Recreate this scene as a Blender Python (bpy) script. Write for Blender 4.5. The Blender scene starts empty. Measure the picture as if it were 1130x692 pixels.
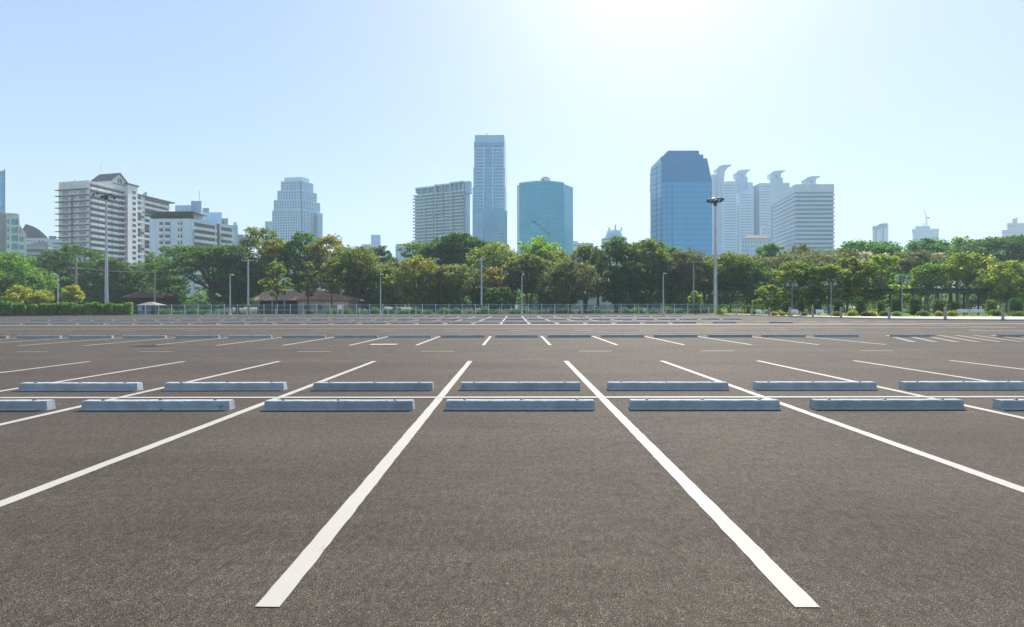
import bpy, math, random
import numpy as np
from mathutils import Matrix, Vector

SC = bpy.context.scene
COL = SC.collection
R = math.radians

# ------------------------------------------------------------------ camera model (photo pixels 1130 x 692)
H = 1.39
F = 517.0
YAW, ROLL = R(0.25), R(0.10)
PCX, PCY = 567 - F * math.tan(YAW), 340.0
fw = np.array([-math.sin(YAW), math.cos(YAW), 0.0])
rt = np.array([math.cos(YAW), math.sin(YAW), 0.0])
up = np.array([0.0, 0.0, 1.0])
rt2 = rt * math.cos(ROLL) - up * math.sin(ROLL)
up2 = up * math.cos(ROLL) + rt * math.sin(ROLL)


def ray(px, py):
    return fw + rt2 * ((px - PCX) / F) - up2 * ((py - PCY) / F)


def P(px, py, d):
    """point seen at a pixel of the photo, at world distance Y = d"""
    v = ray(px, py)
    s = d / v[1]
    return (v[0] * s, d, H + v[2] * s)


def X(px, d):
    return P(px, 340, d)[0]


def Z(px, py, d):
    return P(px, py, d)[2]


def G(px, py):
    v = ray(px, py)
    s = -H / v[2]
    return (v[0] * s, v[1] * s)


# ------------------------------------------------------------------ object helpers
def tag(o, label=None, cat=None, group=None, kind=None):
    if label: o['label'] = label
    if cat: o['category'] = cat
    if group: o['group'] = group
    if kind: o['kind'] = kind
    return o


def thing(name, label, cat, loc, group=None, kind=None):
    o = bpy.data.objects.new(name, None)
    o.empty_display_size = 0.3
    COL.objects.link(o)
    o.location = loc
    return tag(o, label, cat, group, kind)


def copy_tree(o, parent=None):
    c = o.copy()
    COL.objects.link(c)
    if parent is not None:
        c.parent = parent
    for ch in list(o.children):
        copy_tree(ch, c)
    return c


class MB:
    """mesh builder in world (or local) coordinates"""

    def __init__(self):
        self.v, self.f = [], []

    def quad(self, a, b, c, d):
        n = len(self.v)
        self.v += [a, b, c, d]
        self.f.append((n, n + 1, n + 2, n + 3))

    def poly(self, pts):
        n = len(self.v)
        self.v += list(pts)
        self.f.append(tuple(range(n, n + len(pts))))

    def hexa(self, p):
        """p: 4 bottom points then 4 top points, counter-clockwise from above"""
        n = len(self.v)
        self.v += list(p)
        for q in ((3, 2, 1, 0), (4, 5, 6, 7), (0, 1, 5, 4), (1, 2, 6, 5), (2, 3, 7, 6), (3, 0, 4, 7)):
            self.f.append(tuple(n + i for i in q))

    def box(self, x0, x1, y0, y1, z0, z1):
        self.hexa([(x0, y0, z0), (x1, y0, z0), (x1, y1, z0), (x0, y1, z0),
                   (x0, y0, z1), (x1, y0, z1), (x1, y1, z1), (x0, y1, z1)])

    def prism(self, pts, z0, z1, top=None):
        """vertical prism over a ground polygon (counter-clockwise); top: other outline for the top"""
        n, k = len(self.v), len(pts)
        tp = top or pts
        self.v += [(p[0], p[1], z0) for p in pts] + [(p[0], p[1], z1) for p in tp]
        self.f.append(tuple(n + i for i in reversed(range(k))))
        self.f.append(tuple(n + k + i for i in range(k)))
        for i in range(k):
            j = (i + 1) % k
            self.f.append((n + i, n + j, n + k + j, n + k + i))

    def slab(self, pts, y0, y1, skew=0.0):
        """outline in x,z given counter-clockwise seen from the viewer, extruded along y (skew: sideways drift per metre)"""
        n, k = len(self.v), len(pts)
        dx = skew * (y1 - y0)
        self.v += [(p[0], y0, p[1]) for p in pts] + [(p[0] + dx, y1, p[1]) for p in pts]
        self.f.append(tuple(n + i for i in range(k)))
        self.f.append(tuple(n + k + i for i in reversed(range(k))))
        for i in range(k):
            j = (i + 1) % k
            self.f.append((n + j, n + i, n + k + i, n + k + j))

    def tube(self, path, rad, sides=8, cap=True):
        path = [Vector(p) for p in path]
        if not hasattr(rad, '__len__'):
            rad = [rad] * len(path)
        n0 = len(self.v)
        prev = None
        for i, p in enumerate(path):
            t = (path[min(i + 1, len(path) - 1)] - path[max(i - 1, 0)]).normalized()
            if prev is None:
                a = Vector((1, 0, 0)) if abs(t.x) < 0.9 else Vector((0, 1, 0))
            else:
                a = prev
            a = (a - t * a.dot(t)).normalized()
            prev = a
            b = t.cross(a)
            for k in range(sides):
                g = 2 * math.pi * k / sides
                self.v.append(tuple(p + (a * math.cos(g) + b * math.sin(g)) * rad[i]))
        for i in range(len(path) - 1):
            for k in range(sides):
                k2 = (k + 1) % sides
                self.f.append((n0 + i * sides + k, n0 + i * sides + k2, n0 + (i + 1) * sides + k2, n0 + (i + 1) * sides + k))
        if cap:
            self.f.append(tuple(n0 + k for k in reversed(range(sides))))
            e = n0 + (len(path) - 1) * sides
            self.f.append(tuple(e + k for k in range(sides)))

    def build(self, name, mat, parent=None, base=(0, 0, 0), smooth=False, bevel=0):
        me = bpy.data.meshes.new(name)
        bx, by, bz = base
        me.from_pydata([(v[0] - bx, v[1] - by, v[2] - bz) for v in self.v], [], self.f)
        me.materials.append(mat)
        if smooth:
            me.polygons.foreach_set('use_smooth', [True] * len(me.polygons))
        o = bpy.data.objects.new(name, me)
        COL.objects.link(o)
        if parent is not None:
            o.parent = parent
        else:
            o.location = base
        if bevel:
            m = o.modifiers.new('bevel', 'BEVEL')
            m.width = bevel
            m.segments = 2
            m.limit_method = 'ANGLE'
        return o


class Face:
    """a vertical facade from ground point p (left) to q (right), facing the viewer"""

    def __init__(self, p, q):
        self.p, self.q = np.array(p[:2], float), np.array(q[:2], float)
        self.L = float(np.linalg.norm(self.q - self.p))
        self.t = (self.q - self.p) / self.L
        self.n = np.array([self.t[1], -self.t[0]])

    def s(self, px):
        v = ray(px, 340)[:2]
        A = np.array([[v[0], -self.t[0]], [v[1], -self.t[1]]])
        return float(np.linalg.solve(A, self.p)[1])

    def pt(self, s, o=0.0):
        return self.p + self.t * s + self.n * o

    def z(self, px, py):
        return P(px, py, self.pt(self.s(px))[1])[2]

    def box(self, mb, s0, s1, z0, z1, o0, o1):
        a, b, c, d = self.pt(s0, o1), self.pt(s1, o1), self.pt(s1, o0), self.pt(s0, o0)
        mb.hexa([(a[0], a[1], z0), (b[0], b[1], z0), (c[0], c[1], z0), (d[0], d[1], z0),
                 (a[0], a[1], z1), (b[0], b[1], z1), (c[0], c[1], z1), (d[0], d[1], z1)])

    def pbox(self, mb, px0, px1, py0, py1, o0=-0.3, o1=0.06):
        self.box(mb, self.s(px0), self.s(px1), self.z((px0 + px1) / 2, py1), self.z((px0 + px1) / 2, py0), o0, o1)


# ------------------------------------------------------------------ materials
def new_mat(name):
    m = bpy.data.materials.new(name)
    m.use_nodes = True
    nt = m.node_tree
    for n in list(nt.nodes):
        nt.nodes.remove(n)
    out = nt.nodes.new('ShaderNodeOutputMaterial')
    return m, nt, out


def N(nt, kind, **kw):
    n = nt.nodes.new(kind)
    for k, v in kw.items():
        if k in n.inputs:
            n.inputs[k].default_value = v
        else:
            setattr(n, k, v)
    return n


def noise(nt, vec, scale, detail=4, rough=0.55):
    n = N(nt, 'ShaderNodeTexNoise', Scale=scale, Detail=detail, Roughness=rough)
    nt.links.new(vec, n.inputs['Vector'])
    return n.outputs['Fac']


def mapr(nt, val, a, b, c, d):
    n = nt.nodes.new('ShaderNodeMapRange')
    nt.links.new(val, n.inputs[0])
    for i, x in zip((1, 2, 3, 4), (a, b, c, d)):
        n.inputs[i].default_value = x
    return n.outputs[0]


def mixc(nt, fac, a, b, mode='MIX'):
    n = nt.nodes.new('ShaderNodeMix')
    n.data_type = 'RGBA'
    n.blend_type = mode
    for sock, val in ((n.inputs[0], fac), (n.inputs[6], a), (n.inputs[7], b)):
        if isinstance(val, bpy.types.NodeSocket):
            nt.links.new(val, sock)
        elif isinstance(val, (int, float)):
            sock.default_value = val
        else:
            sock.default_value = (*val, 1) if len(val) == 3 else val
    return n.outputs[2]


def coords(nt, kind='Object', scale=None):
    tc = nt.nodes.new('ShaderNodeTexCoord')
    if scale is None:
        return tc.outputs[kind]
    mp = nt.nodes.new('ShaderNodeMapping')
    mp.inputs['Scale'].default_value = scale
    nt.links.new(tc.outputs[kind], mp.inputs['Vector'])
    return mp.outputs[0]


def principled(nt, out, color, rough=0.8, metallic=0.0, spec=0.5, bump=None, bump_str=0.3, bump_dist=0.01):
    b = nt.nodes.new('ShaderNodeBsdfPrincipled')
    if isinstance(color, bpy.types.NodeSocket):
        nt.links.new(color, b.inputs['Base Color'])
    else:
        b.inputs['Base Color'].default_value = (*color, 1)
    if isinstance(rough, bpy.types.NodeSocket):
        nt.links.new(rough, b.inputs['Roughness'])
    else:
        b.inputs['Roughness'].default_value = rough
    b.inputs['Metallic'].default_value = metallic
    b.inputs['Specular IOR Level'].default_value = spec
    if bump is not None:
        bp = nt.nodes.new('ShaderNodeBump')
        bp.inputs['Strength'].default_value = bump_str
        bp.inputs['Distance'].default_value = bump_dist
        nt.links.new(bump, bp.inputs['Height'])
        nt.links.new(bp.outputs[0], b.inputs['Normal'])
    nt.links.new(b.outputs[0], out.inputs['Surface'])
    return b


def paint(name, color, rough=0.75, var=0.12, scale=0.25, metallic=0.0, spec=0.4):
    """a coat with weathering: broad blotches and vertical run marks"""
    m, nt, out = new_mat(name)
    a = noise(nt, coords(nt), scale, 5)
    s = noise(nt, coords(nt, scale=(scale * 6, scale * 6, scale * 0.5)), 1.0, 4)
    k = mapr(nt, a, 0.3, 0.7, 1 - var, 1 + var)
    k2 = mapr(nt, s, 0.3, 0.7, 1 - var, 1 + var)
    ml = N(nt, 'ShaderNodeMath', operation='MULTIPLY')
    nt.links.new(k, ml.inputs[0]); nt.links.new(k2, ml.inputs[1])
    c = nt.nodes.new('ShaderNodeCombineColor')
    for i in range(3):
        nt.links.new(ml.outputs[0], c.inputs[i])
    col = mixc(nt, 1.0, color, c.outputs[0], 'MULTIPLY')
    principled(nt, out, col, rough, metallic, spec)
    return m


def glass(name, color, line=None, zper=0, xper=0, zw=0.12, xw=0.08, rough=0.12, metallic=0.35, var=0.15):
    """window or curtain-wall glass; optional lines of spandrels / mullions as a surface pattern"""
    m, nt, out = new_mat(name)
    co = coords(nt)
    a = noise(nt, co, 0.12, 3)
    k = mapr(nt, a, 0.3, 0.7, 1 - var, 1 + var)
    c = nt.nodes.new('ShaderNodeCombineColor')
    for i in range(3):
        nt.links.new(k, c.inputs[i])
    col = mixc(nt, 1.0, color, c.outputs[0], 'MULTIPLY')
    sep = nt.nodes.new('ShaderNodeSeparateXYZ')
    nt.links.new(co, sep.inputs[0])
    for per, w, ax in ((zper, zw, 2), (xper, xw, 0)):
        if per:
            d = N(nt, 'ShaderNodeMath', operation='DIVIDE'); d.inputs[1].default_value = per
            nt.links.new(sep.outputs[ax], d.inputs[0])
            fr = N(nt, 'ShaderNodeMath', operation='FRACT')
            nt.links.new(d.outputs[0], fr.inputs[0])
            ls = N(nt, 'ShaderNodeMath', operation='LESS_THAN'); ls.inputs[1].default_value = w
            nt.links.new(fr.outputs[0], ls.inputs[0])
            col = mixc(nt, ls.outputs[0], col, line)
    principled(nt, out, col, rough, metallic, 0.6)
    return m


def leaf_mat(name, c1, c2, acc, amount, k=1.6):
    c1, c2, acc = [tuple(min(0.8, x * k) for x in c) for c in (c1, c2, acc)]
    """leaves: each leaf its own tint, patches of the accent colour, light passes through"""
    m, nt, out = new_mat(name)
    geo = nt.nodes.new('ShaderNodeNewGeometry')
    rnd = geo.outputs['Random Per Island']
    col = mixc(nt, rnd, c1, c2)
    nz = noise(nt, coords(nt), 0.45, 3)
    lo = 0.72 - amount * 0.45
    f = mapr(nt, nz, lo, lo + 0.16, 0.0, 1.0)
    r2 = N(nt, 'ShaderNodeMath', operation='MULTIPLY'); r2.inputs[1].default_value = 7.31
    fr = N(nt, 'ShaderNodeMath', operation='FRACT')
    nt.links.new(rnd, r2.inputs[0]); nt.links.new(r2.outputs[0], fr.inputs[0])
    fm = N(nt, 'ShaderNodeMath', operation='MULTIPLY')
    nt.links.new(f, fm.inputs[0]); nt.links.new(fr.outputs[0], fm.inputs[1])
    col = mixc(nt, fm.outputs[0], col, acc)
    d = nt.nodes.new('ShaderNodeBsdfPrincipled')
    d.inputs['Roughness'].default_value = 0.6
    d.inputs['Specular IOR Level'].default_value = 0.25
    nt.links.new(col, d.inputs['Base Color'])
    t = nt.nodes.new('ShaderNodeBsdfTranslucent')
    tc = mixc(nt, 1.0, col, (1.9, 2.0, 0.9), 'MULTIPLY')
    nt.links.new(tc, t.inputs['Color'])
    mx = nt.nodes.new('ShaderNodeMixShader')
    mx.inputs[0].default_value = 0.5
    nt.links.new(d.outputs[0], mx.inputs[1]); nt.links.new(t.outputs[0], mx.inputs[2])
    nt.links.new(mx.outputs[0], out.inputs['Surface'])
    return m


LEAF = {
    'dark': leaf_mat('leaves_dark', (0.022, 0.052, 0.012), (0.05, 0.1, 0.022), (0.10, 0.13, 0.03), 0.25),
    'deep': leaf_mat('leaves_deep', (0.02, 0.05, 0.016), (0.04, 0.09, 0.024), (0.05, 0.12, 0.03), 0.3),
    'mid': leaf_mat('leaves_mid', (0.04, 0.09, 0.016), (0.08, 0.15, 0.025), (0.14, 0.18, 0.03), 0.4),
    'olive': leaf_mat('leaves_olive', (0.05, 0.075, 0.02), (0.09, 0.115, 0.03), (0.19, 0.14, 0.03), 0.4),
    'gold': leaf_mat('leaves_gold', (0.05, 0.085, 0.018), (0.10, 0.125, 0.025), (0.22, 0.16, 0.025), 0.6),
    'orange': leaf_mat('leaves_orange', (0.06, 0.075, 0.02), (0.12, 0.11, 0.03), (0.20, 0.14, 0.03), 0.6, 1.6),
    'brown': leaf_mat('leaves_brown', (0.05, 0.065, 0.03), (0.085, 0.095, 0.045), (0.10, 0.085, 0.05), 0.4, 1.55),
    'rust': leaf_mat('leaves_rust', (0.05, 0.065, 0.03), (0.09, 0.095, 0.04), (0.13, 0.085, 0.045), 0.45, 1.55),
    'bright': leaf_mat('leaves_bright', (0.07, 0.13, 0.015), (0.12, 0.20, 0.03), (0.17, 0.25, 0.05), 0.5),
    'lime': leaf_mat('leaves_lime', (0.08, 0.14, 0.02), (0.14, 0.2, 0.035), (0.3, 0.28, 0.04), 0.5),
    'green': leaf_mat('leaves_green', (0.025, 0.07, 0.015), (0.05, 0.125, 0.025), (0.08, 0.15, 0.03), 0.4),
    'park': leaf_mat('leaves_park', (0.05, 0.085, 0.02), (0.10, 0.14, 0.03), (0.26, 0.24, 0.035), 0.55),
    'yellow': leaf_mat('leaves_yellow', (0.11, 0.15, 0.02), (0.22, 0.22, 0.03), (0.32, 0.27, 0.04), 0.6, 1.5),
    'pink': leaf_mat('blossom_pink', (0.30, 0.27, 0.31), (0.48, 0.42, 0.47), (0.12, 0.14, 0.08), 0.4, 1.0),
    'far': leaf_mat('leaves_far', (0.04, 0.085, 0.03), (0.07, 0.13, 0.04), (0.11, 0.13, 0.05), 0.4),
    'hedge': leaf_mat('leaves_hedge', (0.04, 0.11, 0.012), (0.10, 0.20, 0.02), (0.18, 0.24, 0.03), 0.6, 1.35),
    'topiary': leaf_mat('leaves_topiary', (0.018, 0.05, 0.012), (0.04, 0.095, 0.02), (0.05, 0.1, 0.02), 0.3),
}
BARK = paint('bark', (0.085, 0.068, 0.052), 0.9, 0.3, 2.0)
BARK_PALE = paint('pale_bark', (0.2, 0.18, 0.155), 0.9, 0.3, 2.0)


def asphalt_mat():
    m, nt, out = new_mat('asphalt')
    co = coords(nt)
    gco = coords(nt, scale=(1.0, 0.55, 1.0))
    f1 = noise(nt, gco, 230, 2, 0.7)
    f2 = noise(nt, gco, 75, 3, 0.7)
    f3 = noise(nt, co, 9, 5, 0.7)
    big = noise(nt, co, 0.5, 6, 0.65)
    band = noise(nt, coords(nt, scale=(0.10, 0.75, 1)), 1.0, 5, 0.6)
    streak = noise(nt, coords(nt, scale=(0.35, 6.0, 1)), 1.0, 4, 0.6)
    base = mixc(nt, mapr(nt, f1, 0.42, 0.60, 0, 1), (0.004, 0.0035, 0.003), (0.138, 0.115, 0.095))
    base = mixc(nt, mapr(nt, f2, 0.42, 0.62, 0, 0.6), base, (0.030, 0.024, 0.019))
    v = N(nt, 'ShaderNodeTexVoronoi', Scale=150.0)
    nt.links.new(gco, v.inputs['Vector'])
    peb = mapr(nt, v.outputs['Distance'], 0.15, 0.45, 1.0, 0.0)
    sc = nt.nodes.new('ShaderNodeSeparateColor'); nt.links.new(v.outputs['Color'], sc.inputs[0])
    sel = mapr(nt, sc.outputs[0], 0.80, 0.9, 0.0, 1.0)
    pm = N(nt, 'ShaderNodeMath', operation='MULTIPLY'); nt.links.new(peb, pm.inputs[0]); nt.links.new(sel, pm.inputs[1])
    base = mixc(nt, pm.outputs[0], base, (0.22, 0.19, 0.16))
    sel2 = mapr(nt, sc.outputs[1], 0.62, 0.75, 0.0, 1.0)
    pm2 = N(nt, 'ShaderNodeMath', operation='MULTIPLY'); nt.links.new(peb, pm2.inputs[0]); nt.links.new(sel2, pm2.inputs[1])
    base = mixc(nt, pm2.outputs[0], base, (0.02, 0.018, 0.016))
    tot = None
    f4 = noise(nt, gco, 26, 3, 0.7)
    for val, lo, hi in ((f4, 0.68, 1.32), (f3, 0.88, 1.12), (big, 0.84, 1.17), (band, 0.8, 1.2), (streak, 0.93, 1.07)):
        k = mapr(nt, val, 0.3, 0.7, lo, hi)
        if tot is None:
            tot = k
        else:
            ml = N(nt, 'ShaderNodeMath', operation='MULTIPLY')
            nt.links.new(tot, ml.inputs[0]); nt.links.new(k, ml.inputs[1]); tot = ml.outputs[0]
    c = nt.nodes.new('ShaderNodeCombineColor')
    for i in range(3):
        nt.links.new(tot, c.inputs[i])
    col = mixc(nt, 1.0, base, c.outputs[0], 'MULTIPLY')
    # pale scuffed dust patches and a few dark oil drips
    du = noise(nt, coords(nt, scale=(0.22, 0.5, 1)), 1.0, 7, 0.7)
    col = mixc(nt, mapr(nt, du, 0.60, 0.74, 0, 0.40), col, (0.16, 0.135, 0.11))
    v2 = N(nt, 'ShaderNodeTexVoronoi', Scale=0.55, Randomness=1.0)
    nt.links.new(co, v2.inputs['Vector'])
    col = mixc(nt, mapr(nt, v2.outputs['Distance'], 0.02, 0.13, 0.35, 0.0), col, (0.03, 0.027, 0.025))
    principled(nt, out, col, mapr(nt, f3, 0.3, 0.7, 0.75, 0.92), 0, 0.22, f1, 0.35, 0.003)
    return m


def road_paint(name, color, wear=0.55):
    m, nt, out = new_mat(name)
    co = coords(nt)
    a = noise(nt, co, 3.0, 6, 0.7)
    b = noise(nt, co, 60, 3, 0.6)
    s = N(nt, 'ShaderNodeMath', operation='ADD'); nt.links.new(a, s.inputs[0]); nt.links.new(b, s.inputs[1])
    f = mapr(nt, s.outputs[0], wear + 0.62, wear + 0.78, 0, 0.9)
    g = noise(nt, co, 0.9, 4)
    c0 = mixc(nt, mapr(nt, g, 0.3, 0.7, 0, 1), tuple(x * 0.9 for x in color), color)
    col = mixc(nt, f, c0, (0.12, 0.105, 0.092))
    principled(nt, out, col, 0.65, 0, 0.4, b, 0.3, 0.003)
    return m


def concrete_mat(name, color, scale=1.0, var=0.22):
    m, nt, out = new_mat(name)
    oi = nt.nodes.new('ShaderNodeObjectInfo')
    add = N(nt, 'ShaderNodeVectorMath', operation='ADD')
    nt.links.new(coords(nt), add.inputs[0]); nt.links.new(oi.outputs['Location'], add.inputs[1])
    co = add.outputs[0]
    a = noise(nt, co, 4 * scale, 6, 0.65)
    b = noise(nt, co, 55 * scale, 3)
    col = mixc(nt, mapr(nt, a, 0.3, 0.7, 0, 1), tuple(x * (1 - var) for x in color), tuple(x * (1 + var * 0.5) for x in color))
    st = noise(nt, co, 1.4 * scale, 5, 0.7)
    col = mixc(nt, mapr(nt, st, 0.56, 0.72, 0, 0.5), col, tuple(x * 0.45 for x in color))
    col = mixc(nt, mapr(nt, b, 0.62, 0.75, 0, 0.6), col, tuple(x * 0.4 for x in color))
    sp = noise(nt, co, 9 * scale, 4, 0.6)
    col = mixc(nt, mapr(nt, sp, 0.66, 0.74, 0, 0.7), col, tuple(x * 0.25 for x in color))
    k = mapr(nt, oi.outputs['Random'], 0, 1, 0.84, 1.08)
    c = nt.nodes.new('ShaderNodeCombineColor')
    for i in range(3):
        nt.links.new(k, c.inputs[i])
    col = mixc(nt, 1.0, col, c.outputs[0], 'MULTIPLY')
    principled(nt, out, col, 0.85, 0, 0.3, b, 0.3, 0.004)
    return m


def grass_mat(name, c1, c2):
    m, nt, out = new_mat(name)
    co = coords(nt)
    a = noise(nt, co, 0.25, 6, 0.7)
    b = noise(nt, co, 6, 4, 0.7)
    col = mixc(nt, mapr(nt, a, 0.35, 0.65, 0, 1), c1, c2)
    col = mixc(nt, mapr(nt, b, 0.4, 0.7, 0, 0.5), col, tuple(x * 0.6 for x in c1))
    principled(nt, out, col, 0.9, 0, 0.2, b, 0.8, 0.05)
    return m


M = {
    'asphalt': asphalt_mat(),
    'line': road_paint('white_road_paint', (0.385, 0.375, 0.345), 0.56),
    'worn': road_paint('worn_road_paint', (0.24, 0.215, 0.18), 0.42),
    'hatch': road_paint('hatch_paint', (0.21, 0.19, 0.16), 0.34),
    'hatchy': road_paint('hatch_cream_paint', (0.21, 0.18, 0.125), 0.34),
    'yellowline': road_paint('cream_road_paint', (0.60, 0.53, 0.38), 0.45),
    'concrete': concrete_mat('stop_concrete', (0.36, 0.425, 0.455)),  # grey concrete; blue sky light on the shaded fronts is mixed into its colour
    'kerb': concrete_mat('kerb_concrete', (0.45, 0.43, 0.40), 0.6),
    'pave': concrete_mat('pavement_concrete', (0.46, 0.44, 0.42), 0.2, 0.12),
    'ground': grass_mat('ground_grass', (0.05, 0.085, 0.02), (0.11, 0.14, 0.035)),
    'lawn': grass_mat('lawn_grass', (0.09, 0.16, 0.02), (0.15, 0.23, 0.03)),
    'bolt': paint('bolt_steel', (0.12, 0.11, 0.11), 0.5, 0.2, 10, 0.6),
    'galv': paint('galvanised_steel', (0.45, 0.47, 0.49), 0.45, 0.12, 1.0, 0.3),
    'lampgrey': paint('lamp_grey_paint', (0.26, 0.28, 0.29), 0.5, 0.1, 1.0, 0.2),
    'darkmetal': paint('dark_metal', (0.035, 0.037, 0.04), 0.5, 0.2, 1.0, 0.3),
    'whitepaint': paint('white_paint', (0.72, 0.72, 0.70), 0.6, 0.08, 1.0),
    'pole_wood': paint('pole_concrete', (0.30, 0.27, 0.23), 0.9, 0.2, 1.0),
    'fence_post': paint('fence_post_paint', (0.50, 0.58, 0.62), 0.5, 0.1, 1.0, 0.2),
    'lamp_glass': paint('lamp_glass', (0.75, 0.75, 0.72), 0.3, 0.05, 1.0),
    'greenmetal': paint('green_metal', (0.02, 0.05, 0.045), 0.5, 0.2, 1.0),
}

# ------------------------------------------------------------------ world, sun, camera
SUN_AZ, SUN_EL = R(18), R(46)
w = bpy.data.worlds.new('World')
SC.world = w
w.use_nodes = True
wn = w.node_tree
bg = wn.nodes['Background']
sky = wn.nodes.new('ShaderNodeTexSky')
sky.sky_type = 'NISHITA'
sky.sun_disc = False
sky.sun_elevation = SUN_EL
sky.sun_rotation = SUN_AZ
sky.altitude = 0
sky.air_density = 1.2
sky.dust_density = 0.9
sky.ozone_density = 3.0
bg.inputs['Strength'].default_value = 0.15
tint = wn.nodes.new('ShaderNodeMix')
tint.data_type = 'RGBA'
tint.blend_type = 'MULTIPLY'
tint.inputs[0].default_value = 1.0
tint.inputs[7].default_value = (0.915, 0.96, 1.07, 1)
gam = wn.nodes.new('ShaderNodeGamma')
gam.inputs['Gamma'].default_value = 0.62
wn.links.new(sky.outputs[0], gam.inputs['Color'])
wn.links.new(gam.outputs[0], tint.inputs[6])
wn.links.new(tint.outputs[2], bg.inputs['Color'])

sl = bpy.data.lights.new('sun', 'SUN')
sl.energy = 4.0
sl.angle = R(0.53)
sl.color = (1.0, 0.91, 0.78)
so = bpy.data.objects.new('sun', sl)
COL.objects.link(so)
sdir = Vector((math.sin(SUN_AZ) * math.cos(SUN_EL), math.cos(SUN_AZ) * math.cos(SUN_EL), math.sin(SUN_EL)))
so.rotation_euler = sdir.to_track_quat('Z', 'Y').to_euler()
so.location = (30, 40, 60)

cd = bpy.data.cameras.new('camera')
cam = bpy.data.objects.new('camera', cd)
COL.objects.link(cam)
cd.sensor_width = 36
cd.lens = F / 1130 * 36
cd.shift_x = (565 - PCX) / 1130
cd.shift_y = (PCY - 346) / 1130
cd.clip_start = 0.05
cd.clip_end = 6000
mw = Matrix.Identity(4)
for i, ax in enumerate((rt2, up2, -fw)):
    for j in range(3):
        mw[j][i] = ax[j]
mw[2][3] = H
cam.matrix_world = mw
SC.camera = cam

vs = SC.view_settings
vs.view_transform = 'Standard'
vs.look = 'None'
vs.exposure = 1.12
vs.gamma = 1.0
vs.use_curve_mapping = False
SC.cycles.use_denoising = True
SC.cycles.denoiser = 'OPENIMAGEDENOISE'
SC.cycles.denoising_input_passes = 'RGB_ALBEDO_NORMAL'
SC.cycles.denoising_prefilter = 'NONE'
SC.cycles.max_bounces = 6
SC.cycles.diffuse_bounces = 3
SC.cycles.glossy_bounces = 2
SC.cycles.transmission_bounces = 3
SC.cycles.volume_bounces = 1
SC.cycles.transparent_max_bounces = 12

# ------------------------------------------------------------------ haze
hz = MB()
hz.box(-1500, 1500, -320, 1500, -1.0, 215)
hm, hnt, hout = new_mat('haze_air')
pv = hnt.nodes.new('ShaderNodeVolumePrincipled')
pv.inputs['Color'].default_value = (0.70, 0.88, 1.0, 1)
pv.inputs['Density'].default_value = 0.00043
pv.inputs['Anisotropy'].default_value = 0.0
hnt.links.new(pv.outputs[0], hout.inputs['Volume'])
tag(hz.build('haze', hm), 'pale bluish haze in the air between the skyline towers', 'haze', kind='stuff')

# ------------------------------------------------------------------ ground, asphalt, pavement
g = MB()
g.quad((-1480, -300, 0), (1480, -300, 0), (1480, 1480, 0), (-1480, 1480, 0))
tag(g.build('ground', M['ground']), 'grassy ground under the trees beyond the car park', 'ground', kind='structure')
g = MB()
g.quad((-125, -40, 0.004), (125, -40, 0.004), (125, 97, 0.004), (-125, 97, 0.004))
tag(g.build('asphalt_lot', M['asphalt']), 'wide grey brown asphalt car park surface with fine grain', 'car park', kind='structure')

KERB = [(-78, 93.6), (30, 93.6), (37, 92.6), (40.2, 89), (41.2, 84), (41.2, 74), (41.5, 63), (42.6, 56), (45, 51.8), (49.5, 48.6), (60, 45.5), (90, 43), (124, 42)]
INNER = [(-78, 96.2), (30, 96.2), (40, 96.0), (43, 92.5), (44, 86), (45.5, 76), (47.5, 70), (50, 66.5), (54, 65), (60, 64.2), (70, 63.2), (92, 61.5), (124, 61)]


def ribbon(a, b, z0, z1, name, mat, label, cat):
    mb = MB()
    n = len(a)
    for i in range(n - 1):
        mb.quad((*a[i], z1), (*a[i + 1], z1), (*b[i + 1], z1), (*b[i], z1))
        mb.quad((*a[i], z0), (*a[i + 1], z0), (*a[i + 1], z1), (*a[i], z1))
        mb.quad((*b[i + 1], z0), (*b[i], z0), (*b[i], z1), (*b[i + 1], z1))
    mb.quad((*a[0], z0), (*a[0], z1), (*b[0], z1), (*b[0], z0))
    mb.quad((*a[-1], z1), (*a[-1], z0), (*b[-1], z0), (*b[-1], z1))
    return tag(mb.build(name, mat), label, cat, kind='structure')


def offset(a, d):
    out = []
    for i, p in enumerate(a):
        q0, q1 = np.array(a[max(0, i - 1)]), np.array(a[min(len(a) - 1, i + 1)])
        t = (q1 - q0) / np.linalg.norm(q1 - q0)
        out.append((p[0] - t[1] * d, p[1] + t[0] * d))
    return out


K2 = offset(KERB, 0.22)
ribbon(KERB, K2, 0.0, 0.15, 'kerb', M['kerb'], 'raised concrete kerb curving along the pavement edge', 'kerb')
ribbon(K2, INNER, 0.0, 0.143, 'pavement', M['pave'], 'pale concrete pavement beside the planted park strip', 'pavement')
lw = MB()
lp = INNER[2:] + [(124, 150), (40, 150)]
lw.prism(lp, 0.01, 0.12)
tag(lw.build('lawn', M['lawn']), 'bright green lawn strip behind the pavement with bollards', 'lawn', kind='structure')

# ------------------------------------------------------------------ markings
BAY, LX = 2.5, -1.145
ORD = ['first', 'second', 'third', 'fourth', 'fifth', 'sixth', 'seventh', 'eighth', 'ninth', 'tenth', 'eleventh', 'twelfth', 'thirteenth',
       'fourteenth', 'fifteenth', 'sixteenth', 'seventeenth', 'eighteenth', 'nineteenth', 'twentieth']
TENS = ['', '', 'twenty', 'thirty', 'forty', 'fifty']


def ordinal(i):
    n = i + 1
    if n <= 20: return ORD[n - 1]
    if n % 10 == 0: return {30: 'thirtieth', 40: 'fortieth', 50: 'fiftieth'}[n]
    return TENS[n // 10] + '-' + ORD[n % 10 - 1]


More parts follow.
